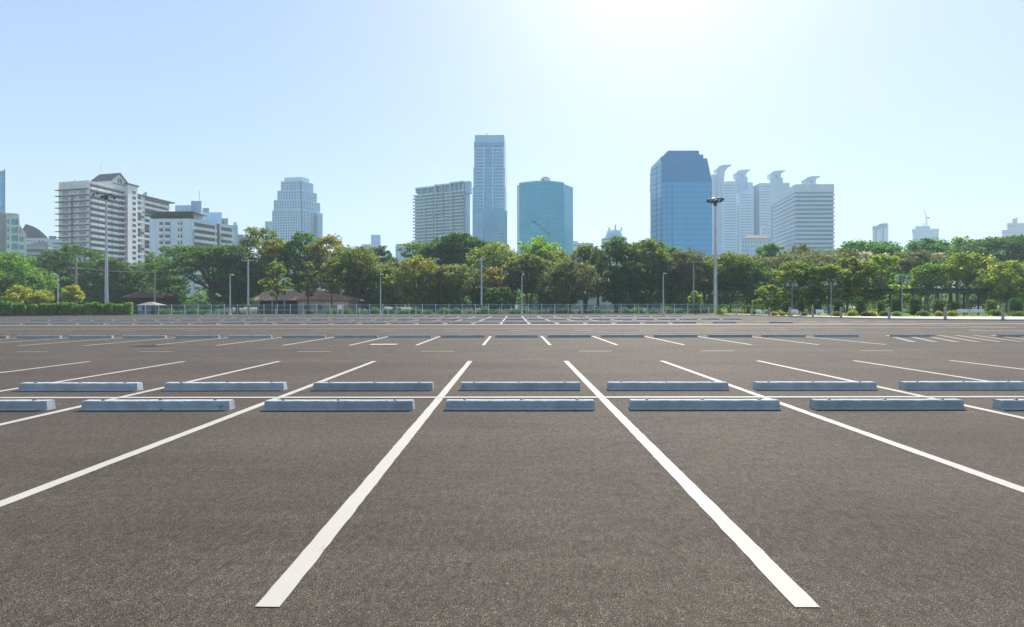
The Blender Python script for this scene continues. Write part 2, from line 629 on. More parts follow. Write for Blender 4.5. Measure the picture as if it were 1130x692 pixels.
def mark(name, pts, mat, label, group, z=0.008):
    mb = MB()
    c = (sum(p[0] for p in pts) / len(pts), sum(p[1] for p in pts) / len(pts), 0)
    rr_ = random.Random(str(pts[0]))
    ring = []
    for i in range(len(pts)):
        a, b = pts[i], pts[(i + 1) % len(pts)]
        n = max(1, min(120, int(math.hypot(b[0] - a[0], b[1] - a[1]) / 0.06))) if a[1] < 13 else 1
        for k in range(n):
            jx, jy = (rr_.uniform(-.0035, .0035), rr_.uniform(-.0035, .0035)) if n > 1 else (0, 0)
            ring.append((a[0] + (b[0] - a[0]) * k / n + jx, a[1] + (b[1] - a[1]) * k / n + jy, z))
    mb.poly(ring)
    return tag(mb.build(name, mat, None, c), label, 'road marking', group, 'structure')


def rect(x0, x1, y0, y1):
    return [(x0, y0), (x1, y0), (x1, y1), (x0, y1)]


def bay_lines(row, k0, k1, y0, y1, w=0.118, mat='line'):
    for j, k in enumerate(range(k0, k1 + 1)):
        x = LX + BAY * k
        mark('bay_line', rect(x - w / 2, x + w / 2, y0, y1), M[mat],
             'painted white bay line, %s from the left in the %s' % (ordinal(j), row), 'bay lines of the ' + row)


bay_lines('row nearest the camera', -5, 6, 2.168, 12.25)
bay_lines('second row of bays', -9, 6, 17.5, 23.0)
bay_lines('third row of bays', -19, 8, 41.0, 46.5, 0.13)
bay_lines('fourth row of bays', -22, 10, 49.0, 60.0, 0.14)
bay_lines('fifth row of bays', -22, 10, 62.5, 78.0, 0.15)


def hline(y, x0, x1, w, mat, label, z=0.012):
    mark('road_line', rect(x0, x1, y - w / 2, y + w / 2), M[mat], label, 'long painted lines', z)


hline(7.25, -14, 15.5, 0.095, 'line', 'thin white line between the two nearest rows of wheel stops')
hline(26.1, -75, 46, 0.14, 'worn', 'long white edge line just behind the second row of stops')
hline(32.0, -80, 45, 0.16, 'yellowline', 'long cream line on the far side of the middle lane')
hline(39.2, -85, 44, 1.3, 'worn', 'broad pale strip in front of the third row of stops')
for j, x in enumerate((-16.05, -12.03, -6.95, -2.98, 2.09, 5.99, 11.08)):
    mark('lane_dash', rect(x, x + 1.06, 14.97, 15.09), M['worn'], 'short worn dash, %s from the left in the nearest lane' % ordinal(j), 'dashes of the nearest lane')
for j in range(18):
    x = -32.7 + 4.05 * j
    mark('lane_dash', rect(x, x + 1.1, 29.0, 29.2), M['worn'], 'short worn dash, %s from the left in the middle lane' % ordinal(j), 'dashes of the middle lane')

# hatched zones for the wide bays at the right
for j in range(15):
    x = 15.7 + j * 0.85
    mark('hatch_stripe', [(x, 18.6), (x + 0.26, 18.6), (x + 2.84, 23.2), (x + 2.58, 23.2)], M['hatchy'] if j % 2 else M['hatch'],
         'slanting hatch stripe, %s from the left between the wide bays' % ordinal(j), 'hatching beside the wide bays', 0.016)
hline(17.2, 18.8, 26.5, 0.18, 'line', 'bright white line in front of the hatched bays at right')
hline(27.9, 27.0, 44.0, 0.22, 'line', 'white line right of the middle lane below the pavement')
for j in range(12):
    x, y = 25.0 + j * 0.9, 42.5 - j * 1.05
    mark('crossing_stripe', [(x, y), (x + 1.9, y), (x + 2.5, y - 0.5), (x + 0.6, y - 0.5)], M['worn'] if j % 3 else M['hatchy'],
         'pale crossing stripe, %s from the far end of the crossing at right' % ordinal(j), 'crossing stripes at the right', 0.016)
for j in range(7):
    x, y = 24.0 + j * 2.1, 47.5 - j * 0.4
    mark('crossing_stripe', [(x, y), (x + 1.6, y), (x + 1.9, y - 0.9), (x + 0.3, y - 0.9)], M['worn'],
         'faint short stripe, %s from the left near the kerb at right' % ordinal(j), 'faint stripes near the kerb', 0.016)


# metal covers lying in the first lane
def cover(px, py, label, mat, wx, wy):
    x, y = G(px, py)
    t = thing('drain_cover', label, 'drain cover', (x, y, 0.004))
    mb = MB(); mb.box(-wx / 2, wx / 2, -wy / 2, wy / 2, 0, 0.014)
    mb.build('frame', M['bolt'], t)
    mb = MB()
    for i in range(9):
        s = -wx / 2 + 0.06 + i * (wx - 0.12) / 9
        mb.box(s, s + (wx - 0.12) / 16, -wy / 2 + 0.05, wy / 2 - 0.05, 0.008, 0.019)
    mb.build('grate', mat, t)


cover(166, 382, 'dark iron drain cover set in the asphalt on the left', M['darkmetal'], 1.0, 0.7)
cover(424, 380.6, 'yellow and black striped cover in the lane left of centre', M['yellowline'], 1.1, 0.6)


# ------------------------------------------------------------------ wheel stops
def stop_mesh(L=2.035, wb=0.138, wt=0.116, h=0.13):
    import bmesh
    bm = bmesh.new()
    e, et = L / 2, L / 2 - 0.012
    pr = [(-wb / 2, 0.004), (wb / 2, 0.004), (wb / 2 - 0.01, 0.03), (wt / 2, h - 0.012), (wt / 2 - 0.012, h), (-wt / 2 + 0.012, h), (-wt / 2, h - 0.012), (-wb / 2 + 0.01, 0.03)]
    rows = []
    nseg = 40
    rnd = random.Random(4)
    for i in range(nseg + 1):
        u = -1 + 2 * i / nseg
        r = []
        for (y, z) in pr:
            x = u * (e - (e - et) * z / h)
            jx = 0 if i in (0, nseg) else rnd.uniform(-0.004, 0.004)
            r.append(bm.verts.new((x + jx, y + rnd.uniform(-0.0012, 0.0012), z + (rnd.uniform(-0.0015, 0.0015) if z > 0.05 else 0))))
        rows.append(r)
    n = len(pr)
    for i in range(nseg):
        for k in range(n):
            k2 = (k + 1) % n
            bm.faces.new((rows[i][k], rows[i + 1][k], rows[i + 1][k2], rows[i][k2]))
    bm.faces.new(rows[0])
    bm.faces.new(list(reversed(rows[-1])))
    bmesh.ops.recalc_face_normals(bm, faces=bm.faces)
    me = bpy.data.meshes.new('wheel_stop')
    bm.to_mesh(me); bm.free()
    me.materials.append(M['concrete'])
    return me


STOP = stop_mesh()
bolt = MB()
bolt.tube([(0, 0, 0), (0, 0, 0.012), (0, 0, 0.016)], [0.022, 0.02, 0.012], 10)
proto_bolt = bolt.build('anchor_bolt', M['bolt'])
BOLT = proto_bolt.data
bpy.data.objects.remove(proto_bolt)
rs = random.Random(11)


def stop_row(row, xs, y, bolts, labels=None):
    for j, x in enumerate(xs):
        o = bpy.data.objects.new('wheel_stop', STOP)
        COL.objects.link(o)
        o.location = (x + rs.uniform(-0.02, 0.02), y + rs.uniform(-0.012, 0.012), 0.0)
        o.rotation_euler = (0, 0, rs.uniform(-0.004, 0.004) + (math.pi if rs.random() < 0.5 else 0))
        lab = labels[j] if labels else 'grey concrete wheel stop, %s from the left in the %s' % (ordinal(j), row)
        tag(o, lab, 'wheel stop', 'wheel stops of the ' + row)
        if bolts:
            for bx in (-0.78, -0.02, 0.76):
                b = bpy.data.objects.new('anchor_bolt', BOLT)
                COL.objects.link(b)
                b.parent = o
                b.location = (bx, rs.uniform(-0.008, 0.008), 0.1285)


CX = LX + BAY / 2
stop_row('row nearest the camera', [CX + BAY * k for k in range(-3, 4)], 6.43, True)
stop_row('second row from the camera, just behind the thin line', [CX + BAY * k for k in range(-3, 5)][:8], 7.97, True,
         ['grey concrete wheel stop just behind the thin white line, %s from the left' % ordinal(i) for i in range(8)])
stop_row('middle row before the lane', [CX + BAY * k for k in range(-10, 7)] + [18.65, 23.65], 22.0, True)
stop_row('row beyond the middle lane', [CX + BAY * k for k in range(-18, 7)] + [18.6, 23.6], 41.5, False)
stop_row('fourth row, well beyond the lane', [CX + BAY * k for k in range(-22, 11)], 54.0, False)
stop_row('farthest row, by the fence', [CX + BAY * k for k in range(-22, 11)], 73.0, False)


# ------------------------------------------------------------------ foliage
def leaf_quads(name, pts, size, rng, mat, parent=None, flat=0.5, aspect=0.62):
    n = len(pts)
    nrm = rng.normal(size=(n, 3))
    nrm[:, 2] = np.abs(nrm[:, 2]) + flat
    nrm /= np.linalg.norm(nrm, axis=1)[:, None]
    a = rng.normal(size=(n, 3))
    t = a - nrm * (a * nrm).sum(1)[:, None]
    t /= np.linalg.norm(t, axis=1)[:, None]
    b = np.cross(nrm, t)
    s = (size * rng.uniform(0.55, 1.35, size=n))[:, None]
    v = np.empty((n, 4, 3), np.float32)
    v[:, 0] = pts - t * s
    v[:, 1] = pts + b * s * aspect
    v[:, 2] = pts + t * s
    v[:, 3] = pts - b * s * aspect
    me = bpy.data.meshes.new(name)
    me.vertices.add(n * 4)
    me.vertices.foreach_set('co', v.reshape(-1))
    me.loops.add(n * 4)
    me.loops.foreach_set('vertex_index', np.arange(n * 4, dtype=np.int32))
    me.polygons.add(n)
    me.polygons.foreach_set('loop_start', np.arange(0, n * 4, 4, dtype=np.int32))
    me.polygons.foreach_set('loop_total', np.full(n, 4, np.int32))
    me.update(calc_edges=True)
    me.materials.append(mat)
    o = bpy.data.objects.new(name, me)
    COL.objects.link(o)
    if parent is not None:
        o.parent = parent
    return o


TREE_SEED = [100]


def tree(cx, wpx, ytop, ybot, d, shape, pal, fill, label, name='tree', group='trees behind the fence', bark=None, lean=0.0, trunks=1, leaf=1.0, zg=0.0, base_px=None):
    TREE_SEED[0] += 1
    rng = np.random.default_rng(TREE_SEED[0])
    x0 = X(base_px if base_px else cx, d)
    xc = X(cx, d) - x0
    ztop, zbot = Z(cx, ytop, d) - zg, max(0.5, Z(cx, ybot, d) - zg)
    r = wpx / 2 * d / F
    hh = ztop - zbot
    t = thing(name, label, 'tree', (x0, d, zg), group)
    wpx = wpx * 1.27
    r *= 1.27
    if shape == 'vase':
        zbot += 0.22 * (ztop - zbot)
        hh = ztop - zbot
    ph = rng.uniform(0, 6.28, 4)
    ncl = int(np.clip(wpx * (ybot - ytop) / 17 * (0.55 + 0.45 * fill), 14, 190))
    cl = []
    for i in range(ncl * 6):
        if len(cl) >= ncl: break
        u = rng.uniform(0.0, 1.0)
        if shape == 'umbrella':
            u = 0.25 + 0.75 * u ** 0.8
            rad = math.sqrt(max(0.0, 1 - ((u - 0.3) / 0.72) ** 2))
        elif shape == 'vase':
            rad = math.sin(math.pi * min(1, (0.12 + 0.82 * u) ** 1.25)) ** 0.7
        elif shape == 'tall':
            rad = math.sin(math.pi * (0.1 + 0.85 * u)) ** 0.5
        else:
            rad = math.sqrt(max(0.0, 1 - (2 * u - 0.92) ** 2 / 1.1))
        ang = rng.uniform(0, 2 * math.pi)
        q = rng.uniform(0.25, 1.0) ** 0.6
        rc = min(r * rng.uniform(0.10, 0.25), 1.6)
        lump = 1 + 0.20 * math.sin(2 * ang + 5 * u + ph[0]) + 0.16 * math.sin(3 * ang - 9 * u + ph[1]) + rng.uniform(-0.12, 0.16)
        if rng.random() < 0.2:
            lump *= 1.22
            rc *= 0.6
        rr = max(0.0, rad * r * q * lump - rc * 0.6)
        z = zbot + hh * u
        z = min(max(z, zbot + rc * 0.3), ztop - rc * 0.45 - hh * 0.10 * (0.5 + 0.5 * math.sin(2 * ang + ph[2])) * u)
        p = np.array([xc + math.cos(ang) * rr, math.sin(ang) * rr, z])
        if any(np.linalg.norm(p - c0) < 0.45 * (rc + r0) for c0, r0 in cl) and i < ncl * 4:
            continue
        cl.append((p, rc))
    n_tot = int(np.clip(wpx * (ybot - ytop) * 2.6 * fill, 600, 16000))
    wts = np.array([c[1] ** 2 for c in cl]); wts /= wts.sum()
    cnt = (wts * n_tot).astype(int) + 8
    pts = []
    for (c, rc), n in zip(cl, cnt):
        dv = rng.normal(size=(n, 3))
        dv /= np.linalg.norm(dv, axis=1)[:, None]
        rad = rng.uniform(0, 1, size=(n, 1)) ** 0.42 * rc * rng.uniform(0.8, 1.25, size=(n, 1))
        sc = np.array([1.15, 1.15, 0.62 if shape == 'umbrella' else 0.8])
        pts.append(c + dv * rad * sc)
    pts = np.concatenate(pts)
    leaf_quads('crown', pts, 0.0025 * d * leaf * (0.9 if wpx < 20 else 1.0), rng, LEAF[pal], t)
    tb = MB()
    tr = max(0.09, min(0.5, hh * 0.022 + r * 0.02))
    zf = zbot + 0.12 * hh
    stems = []
    for k in range(trunks):
        off = (k - (trunks - 1) / 2) * 0.5
        f0 = np.array([off * 0.4, rng.uniform(-.2, .2), -0.1])
        f1 = np.array([xc * 0.45 + lean * zf * 0.4 + off * r * 0.35, rng.uniform(-.3, .3), zf * 0.55])
        f2 = np.array([xc * 0.9 + lean * zf + off * r * 0.8, rng.uniform(-.4, .4), zf])
        tb.tube([f0, f0 + (0, 0, 0.3), (f0 + f1) / 2 + (0, 0, 0.1), f1, f2], [tr * 1.35, tr * 1.1, tr, tr * 0.9, tr * 0.72], 8)
        stems.append((f1, f2))
    order = rng.permutation(len(cl))[:min(len(cl), 26 if trunks == 1 else 34)]
    for i in order:
        c, rc = cl[i]
        f1, f2 = stems[int(rng.integers(len(stems)))]
        s0 = f2 * 0.97 if c[2] > f2[2] + 0.3 else f1 + (f2 - f1) * 0.6
        mid = s0 * 0.45 + c * 0.55 + np.array([0, 0, (c[2] - s0[2]) * 0.12]) + rng.normal(size=3) * r * 0.05
        tb.tube([s0, s0 * 0.75 + mid * 0.25, mid, c], [tr * 0.5, tr * 0.42, tr * 0.28, tr * 0.1], 5)
    tb.build('trunk', bark or BARK, t, smooth=True)
    return t


W = 'trees behind the fence'
TREES = [
    # left block
    (-4, 62, 276, 330, 112, 'round', 'mid', 1.2, 'bushy bright green tree at the left edge in front of the teal windowed building'),
    (28, 40, 292, 334, 118, 'round', 'mid', 1.1, 'mid green rounded tree directly above the yellow bushes at far left'),
    (52, 46, 282, 336, 138, 'round', 'dark', 1.2, 'dark dense tree left of the thick-poled utility pole behind the hedge'),
    (88, 66, 271, 336, 142, 'round', 'dark', 1.3, 'broad dark green tree under the tall balcony apartment block'),
    (122, 40, 284, 338, 134, 'round', 'dark', 1.2, 'dark green tree right behind the left high mast pole'),
    (142, 34, 290, 338, 140, 'round', 'deep', 1.1, 'low dark tree above the dark shed roof right of the hedge'),
    (170, 46, 289, 322, 160, 'round', 'far', 1.0, 'pale green tree in front of the white flats with the roof garden'),
    (186, 34, 303, 340, 132, 'round', 'deep', 1.0, 'shadowy dark tree between the blue hut and the spreading tree'),
    (234, 92, 271, 327, 126, 'umbrella', 'dark', 1.5, 'very wide spreading dark tree with a forked black trunk left of the brown roof'),
    (262, 40, 280, 334, 133, 'round', 'dark', 1.1, 'dark tree just left of the tall utility pole by the brown roof'),
    (286, 38, 250, 322, 134, 'tall', 'olive', 0.75, 'tall airy tree rising left of the stepped grey tower'),
    (304, 36, 262, 318, 128, 'round', 'gold', 0.9, 'yellowing tree below the stepped grey tower'),
    (305, 22, 289, 328, 108, 'tall', 'park', 0.55, 'slim light green tree standing before the brown roof, left one'),
    (335, 36, 256, 320, 131, 'tall', 'green', 1.1, 'fresh green tall tree directly below the right edge of the stepped tower'),
    (340, 20, 290, 326, 108.5, 'tall', 'olive', 0.5, 'thin olive tree in front of the middle of the brown roof'),
    (364, 48, 259, 318, 130, 'round', 'orange', 0.7, 'sparse orange tinted tree above the right end of the brown roof'),
    (366, 22, 285, 324, 109, 'tall', 'gold', 0.45, 'thin golden leaved tree before the hipped end of the brown roof'),
    (394, 52, 273, 332, 121, 'vase', 'olive', 0.95, 'olive brown tree with bare forked limbs left of the lamp near the parked cars'),
    (420, 32, 271, 318, 155, 'round', 'deep', 1.0, 'dark bluish green tree top below the small twin grey blocks'),
    (436, 36, 287, 338, 124, 'round', 'olive', 1.0, 'drab olive tree behind the two parked cars'),
    (462, 34, 266, 312, 165, 'round', 'far', 1.0, 'hazy grey green tree left of the flat-topped dark crown'),
    (506, 70, 259, 306, 150, 'umbrella', 'deep', 1.6, 'flat-topped dark green umbrella tree under the slab of apartments'),
    (462, 46, 282, 335, 116, 'round', 'gold', 1.0, 'golden olive tree in front, left below the umbrella tree'),
    (497, 48, 292, 337, 118, 'vase', 'olive', 1.0, 'brown-green many-stemmed tree below the umbrella tree'),
    (523, 26, 300, 336, 126, 'vase', 'olive', 0.6, 'thin tree with a curved dark trunk left of the pale pole'),
    (548, 50, 267, 318, 134, 'round', 'park', 0.8, 'yellow green airy tree below the tallest tower'),
    (545, 30, 294, 328, 117, 'round', 'orange', 0.6, 'sparse yellow orange tree right of the pale pole'),
    (552, 26, 316, 341, 108, 'round', 'dark', 1.1, 'small dark bushy tree beneath the yellow orange leaves'),
    (567, 22, 283, 332, 121, 'vase', 'gold', 0.6, 'narrow yellowing tree just left of the lamp at centre'),
    (596, 42, 261, 312, 138, 'round', 'bright', 0.8, 'vivid light green tree in front of the teal glass tower'),
    (584, 36, 280, 335, 119, 'vase', 'olive', 0.85, 'olive tree behind the lamp post at centre'),
    (612, 40, 276, 322, 136, 'vase', 'park', 0.7, 'pale yellow green tree behind the purplish round crown'),
    (628, 48, 286, 334, 113, 'round', 'brown', 1.05, 'purplish brown round tree with several pale stems right of centre'),
    (646, 38, 270, 322, 128, 'vase', 'olive', 0.85, 'leggy green tree between the purplish tree and the round tower'),
    (660, 26, 277, 326, 141, 'tall', 'park', 0.6, 'thin light tree left of the round tower with spikes'),
    (602, 14, 322, 340, 109, 'round', 'deep', 1.0, 'small round dark tree on the lawn right of the centre lamp'),
    (680, 40, 261, 334, 121, 'tall', 'dark', 1.0, 'tall dark ragged tree in front of the round tower with spikes'),
    (697, 30, 288, 334, 115, 'vase', 'dark', 0.85, 'dark tree with a low bent limb right of the spiky tower'),
    (716, 44, 264, 334, 124, 'vase', 'olive', 0.95, 'brown-topped tall tree left of the dark blue tower'),
    (738, 34, 272, 330, 132, 'round', 'mid', 0.9, 'yellow green topped tree at the foot of the dark blue tower'),
    (756, 36, 276, 332, 122, 'vase', 'brown', 0.85, 'brownish tree with slanted trunks in front of the dark blue tower'),
    (780, 40, 283, 332, 126, 'vase', 'rust', 0.85, 'rusty brown tree right behind the right high mast pole'),
    (767.5, 19, 322, 341, 99.5, 'round', 'lime', 1.0, 'small bright lime tree in front of the fence end'),
    (805, 44, 279, 334, 118, 'vase', 'olive', 0.9, 'olive tree right of the high mast below the curved white towers'),
    (826, 40, 283, 334, 122, 'vase', 'brown', 0.85, 'brownish tree below the small red roofed building'),
    (849, 32, 269, 302, 162, 'round', 'green', 1.0, 'dark fresh green crown peeping above the brown trees left of the banded office'),
    (866, 56, 279, 330, 124, 'round', 'rust', 0.8, 'reddish brown tree under the left side of the banded office'),
    (902, 56, 276, 326, 128, 'round', 'rust', 0.75, 'thin rusty tree in front of the banded office'),
    (884, 34, 270, 310, 140, 'vase', 'brown', 0.35, 'nearly leafless twiggy tree before the banded office'),
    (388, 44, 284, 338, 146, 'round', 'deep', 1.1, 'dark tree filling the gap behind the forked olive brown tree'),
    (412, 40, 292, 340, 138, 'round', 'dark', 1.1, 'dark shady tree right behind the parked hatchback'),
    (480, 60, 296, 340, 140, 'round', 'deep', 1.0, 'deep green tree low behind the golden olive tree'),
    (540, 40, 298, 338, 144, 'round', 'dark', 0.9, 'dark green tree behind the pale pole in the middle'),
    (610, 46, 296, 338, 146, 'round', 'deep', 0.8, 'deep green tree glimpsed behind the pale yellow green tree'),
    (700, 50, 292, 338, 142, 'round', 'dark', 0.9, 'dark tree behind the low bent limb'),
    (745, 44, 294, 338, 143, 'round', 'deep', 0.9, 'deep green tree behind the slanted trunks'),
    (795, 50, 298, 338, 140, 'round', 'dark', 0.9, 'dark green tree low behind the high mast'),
    (262, 40, 296, 338, 146, 'round', 'deep', 1.0, 'deep green tree low behind the utility pole at the brown roof'),
    (930, 40, 274, 320, 132, 'round', 'brown', 0.8, 'greyish brown tree right of the banded office'),
]
for a in TREES:
    tree(*a, trunks=2 if a[5] == 'vase' else 1)

PARK = [
    (848, 22, 314, 343, 88, 'tall', 'park', 0.75, 'small pale green park tree left of the first white bench'),
    (874, 30, 288, 336, 86, 'tall', 'park', 0.85, 'slender yellow green park tree behind the left twin-headed lamp'),
    (894, 28, 292, 336, 84, 'tall', 'mid', 0.9, 'darker green park tree right of the left twin-headed lamp'),
    (914, 30, 292, 334, 83, 'tall', 'park', 0.85, 'yellow green park tree behind the middle twin-headed lamp'),
    (934, 26, 284, 330, 84, 'tall', 'park', 0.8, 'light green park tree with a straight grey trunk before the pink blossom'),
    (953, 32, 286, 334, 81, 'tall', 'park', 0.8, 'yellow tinted park tree below the pink blossom'),
    (973, 26, 281, 326, 79, 'tall', 'lime', 0.7, 'pale lime park tree with a leaning trunk at the left end of the pergola'),
    (1025, 30, 290, 324, 88, 'round', 'mid', 0.8, 'green park tree behind the middle of the pergola'),
    (1068, 42, 279, 322, 84, 'tall', 'park', 0.9, 'largest yellow green park tree above the long benches'),
    (1112, 44, 288, 330, 76, 'tall', 'park', 0.9, 'light green park tree near the right edge beside the pergola end'),
    (1150, 36, 284, 330, 80, 'tall', 'mid', 0.8, 'green park tree cut by the right edge of the view'),
    (994, 26, 312, 334, 90, 'round', 'lime', 0.8, 'low bright crown behind the lamp with two pale shades'),
]
for a in PARK:
    tree(*a, name='park_tree', group='trees in the planted park strip', bark=BARK_PALE, zg=0.1)
BACK = [
    (950, 60, 266, 310, 152, 'round', 'green', 1.2, 'dark green dome of a tree between the banded office and the far slab'),
    (982, 36, 274, 312, 150, 'round', 'deep', 1.1, 'dark tree right of the pink blossom'),
    (955, 34, 278, 300, 128, 'round', 'pink', 0.8, 'pale pink blossoming tree above the park'),
    (1008, 48, 277, 322, 118, 'umbrella', 'brown', 0.9, 'greyish spreading tree below the building with the crane'),
    (1032, 20, 279, 300, 124, 'round', 'pink', 0.5, 'faint pinkish tree top right of the greyish spreading tree'),
    (1022, 44, 263, 306, 150, 'round', 'green', 1.2, 'lush green tree below the building with the crane'),
    (1056, 40, 262, 308, 146, 'round', 'mid', 1.0, 'mid green tree top between the crane building and the spreading dark tree'),
    (1106, 78, 261, 304, 132, 'umbrella', 'deep', 1.2, 'wide dark rain tree with open branches at the right'),
    (1150, 50, 266, 310, 136, 'umbrella', 'deep', 1.2, 'dark spreading tree cut by the right edge of the view'),
    (1047, 30, 283, 318, 108, 'umbrella', 'deep', 0.9, 'small flat dark crown behind the largest yellow green tree'),
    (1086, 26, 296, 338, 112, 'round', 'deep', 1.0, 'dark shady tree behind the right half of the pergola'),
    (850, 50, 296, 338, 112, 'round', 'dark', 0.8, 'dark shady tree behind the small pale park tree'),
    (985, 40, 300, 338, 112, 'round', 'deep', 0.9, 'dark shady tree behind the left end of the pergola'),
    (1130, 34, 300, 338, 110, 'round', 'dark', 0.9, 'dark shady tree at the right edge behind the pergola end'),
]
for a in BACK:
    tree(*a, group='tall trees behind the park strip')


def blob_leaves(rng, n, c, rx, ry, rz, shell=0.45):
    dv = rng.normal(size=(n, 3))
    dv /= np.linalg.norm(dv, axis=1)[:, None]
    q = rng.uniform(0, 1, size=(n, 1)) ** shell
    return np.array(c) + dv * q * np.array([rx, ry, rz])


# far wood that closes the gaps low down
rng = np.random.default_rng(5)
n = 52000
xs = rng.uniform(-260, 260, n)
prof = 7.0 + 2.2 * np.sin(xs * 0.11) + 1.6 * np.sin(xs * 0.37 + 1) + 1.2 * np.sin(xs * 0.9)
pts = np.stack([xs, rng.uniform(172, 196, n), rng.uniform(0.2, 1.0, n) ** 0.8 * prof], 1)
tag(leaf_quads('distant_wood', pts, 0.8, rng, LEAF['far']), 'hazy green mass of distant trees filling the gaps between trunks', 'wood', kind='stuff')

# low planting along the fence
n = 26000
xs = rng.uniform(-78, 44, n)
hgt = 0.9 + 0.5 * np.sin(xs * 0.8) + 0.45 * np.sin(xs * 2.1 + 2)
hgt = np.clip(hgt, 0.15, None)
keep = np.array([not (-64 < x < -40) for x in xs])
pts = np.stack([xs, rng.uniform(99.5, 102.5, n), rng.uniform(0, 1, n) * hgt], 1)[keep]
tag(leaf_quads('undergrowth', pts, 0.22, rng, LEAF['mid']), 'low green undergrowth behind the wire fence', 'undergrowth', kind='stuff')

# lawn tufts of the park strip
n = 16000
tt = rng.uniform(0, 1, n)
ix = np.interp(tt * (len(INNER) - 3), range(len(INNER) - 2), [p[0] for p in INNER[2:]])
iy = np.interp(tt * (len(INNER) - 3), range(len(INNER) - 2), [p[1] for p in INNER[2:]])
dd = rng.uniform(0.2, 5.0, n)
pts = np.stack([ix + dd * 0.35, iy + dd, np.full(n, 0.16)], 1)
tag(leaf_quads('lawn_grass', pts, 0.12, rng, LEAF['bright'], flat=-0.2), 'short bright grass blades at the lawn edge', 'grass', kind='stuff')

# ------------------------------------------------------------------ hedge at left
hp0, hp1 = np.array(G(-40, 350.4)), np.array(G(143, 348.4))
hL = np.linalg.norm(hp1 - hp0)
ht = (hp1 - hp0) / hL
hn = np.array([-ht[1], ht[0]])
HH = 2.45
he = thing('clipped_hedge', 'long clipped green hedge with dark upright gaps along the left kerb', 'hedge', (hp0[0], hp0[1], 0))
pl = []
s = 0.0
while s < hL:
    wd = rng.uniform(0.7, 1.5)
    k = int(420 * wd)
    u = rng.uniform(0, 1, (k, 3))
    ss = s + wd * (0.5 + 0.5 * np.sign(u[:, 0] - 0.5) * np.abs(2 * u[:, 0] - 1) ** 1.5 * 0.92)
    oo = 0.75 + 0.7 * (u[:, 1] ** 0.6 * np.where(rng.uniform(size=k) < 0.75, -1, 1)) * rng.uniform(0.85, 1.05)
    zz = u[:, 2] ** 0.9 * HH * rng.uniform(0.86, 1.1) + (rng.uniform(size=k) < 0.05) * rng.uniform(0, .25, k)
    pl.append(np.stack([ht[0] * ss + hn[0] * oo, ht[1] * ss + hn[1] * oo, zz], 1))
    s += wd + (rng.uniform(0.12, 0.35) if rng.random() < 0.6 else 0)
leaf_quads('foliage', np.concatenate(pl), 0.17, rng, LEAF['hedge'], he, flat=-0.2)
core = MB()  # solid dark core; its tone paints shade into the upright gaps
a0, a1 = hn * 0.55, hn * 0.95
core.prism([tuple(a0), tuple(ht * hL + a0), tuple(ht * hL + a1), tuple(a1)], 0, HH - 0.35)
core.build('shade_core', LEAF['topiary'], he)
hk0, hk1 = hp0 - hn * 1.3, hp1 - hn * 1.0
hk = MB()
hk.prism([tuple(hk0), tuple(hk1), tuple(hk1 + hn * 0.5), tuple(hk0 + hn * 0.5)], 0.0, 0.14)
tag(hk.build('hedge_kerb', M['kerb']), 'pale concrete kerb running below the clipped hedge', 'kerb', kind='structure')


def bush(px, d, wpx, hpx, pal, label, name, cat, group, zg=0.1, py=None, stem=False, leaf=0.09, nn=900):
    r = wpx / 2 * d / F
    h = hpx * d / F
    x = X(px, d)
    z0 = zg if py is None else Z(px, py, d)
    lr = np.random.default_rng(int(px * 7 + d))
    if stem:
        t = thing(name, label, cat, (x, d, 0), group)
        mb = MB()
        mb.tube([(0, 0, 0), (0.05, 0, z0 * 0.6), (0, 0, z0 + h * 0.4)], [0.12, 0.09, 0.05], 6)
        mb.build('trunk', BARK, t)
        pts = np.concatenate([blob_leaves(lr, nn // 8, (lr.uniform(-.75, .75) * r, lr.uniform(-.6, .6) * r, z0 + h * lr.uniform(.2, .85)), r * lr.uniform(.22, .5), r * .4, h * lr.uniform(.14, .28)) for _ in range(11)])
        leaf_quads('crown', pts, leaf, lr, LEAF[pal], t)
    else:
        pts = np.concatenate([blob_leaves(lr, nn // 5, (lr.uniform(-.4, .4) * r, lr.uniform(-.4, .4) * r, h * lr.uniform(.3, .6)), r * .65, r * .65, h * .42) for _ in range(6)])
        pts[:, 2] = np.abs(pts[:, 2])
        o = leaf_quads(name, pts, leaf, lr, LEAF[pal])
        o.location = (x, d, zg)
        tag(o, label, cat, group)


for px, wd, lab in ((12, 28, 'yellow leaved small tree above the hedge, leftmost of three'), (47, 24, 'yellow leaved small tree above the hedge left of the curved street lamp'),
                    (79, 24, 'yellow leaved small tree above the hedge at the utility pole')):
    bush(px, 96, wd, 17 + (px * 7) % 5, 'yellow', lab, 'yellow_tree', 'tree', 'yellow trees behind the hedge', py=335.5, stem=True, leaf=0.24, nn=1500)

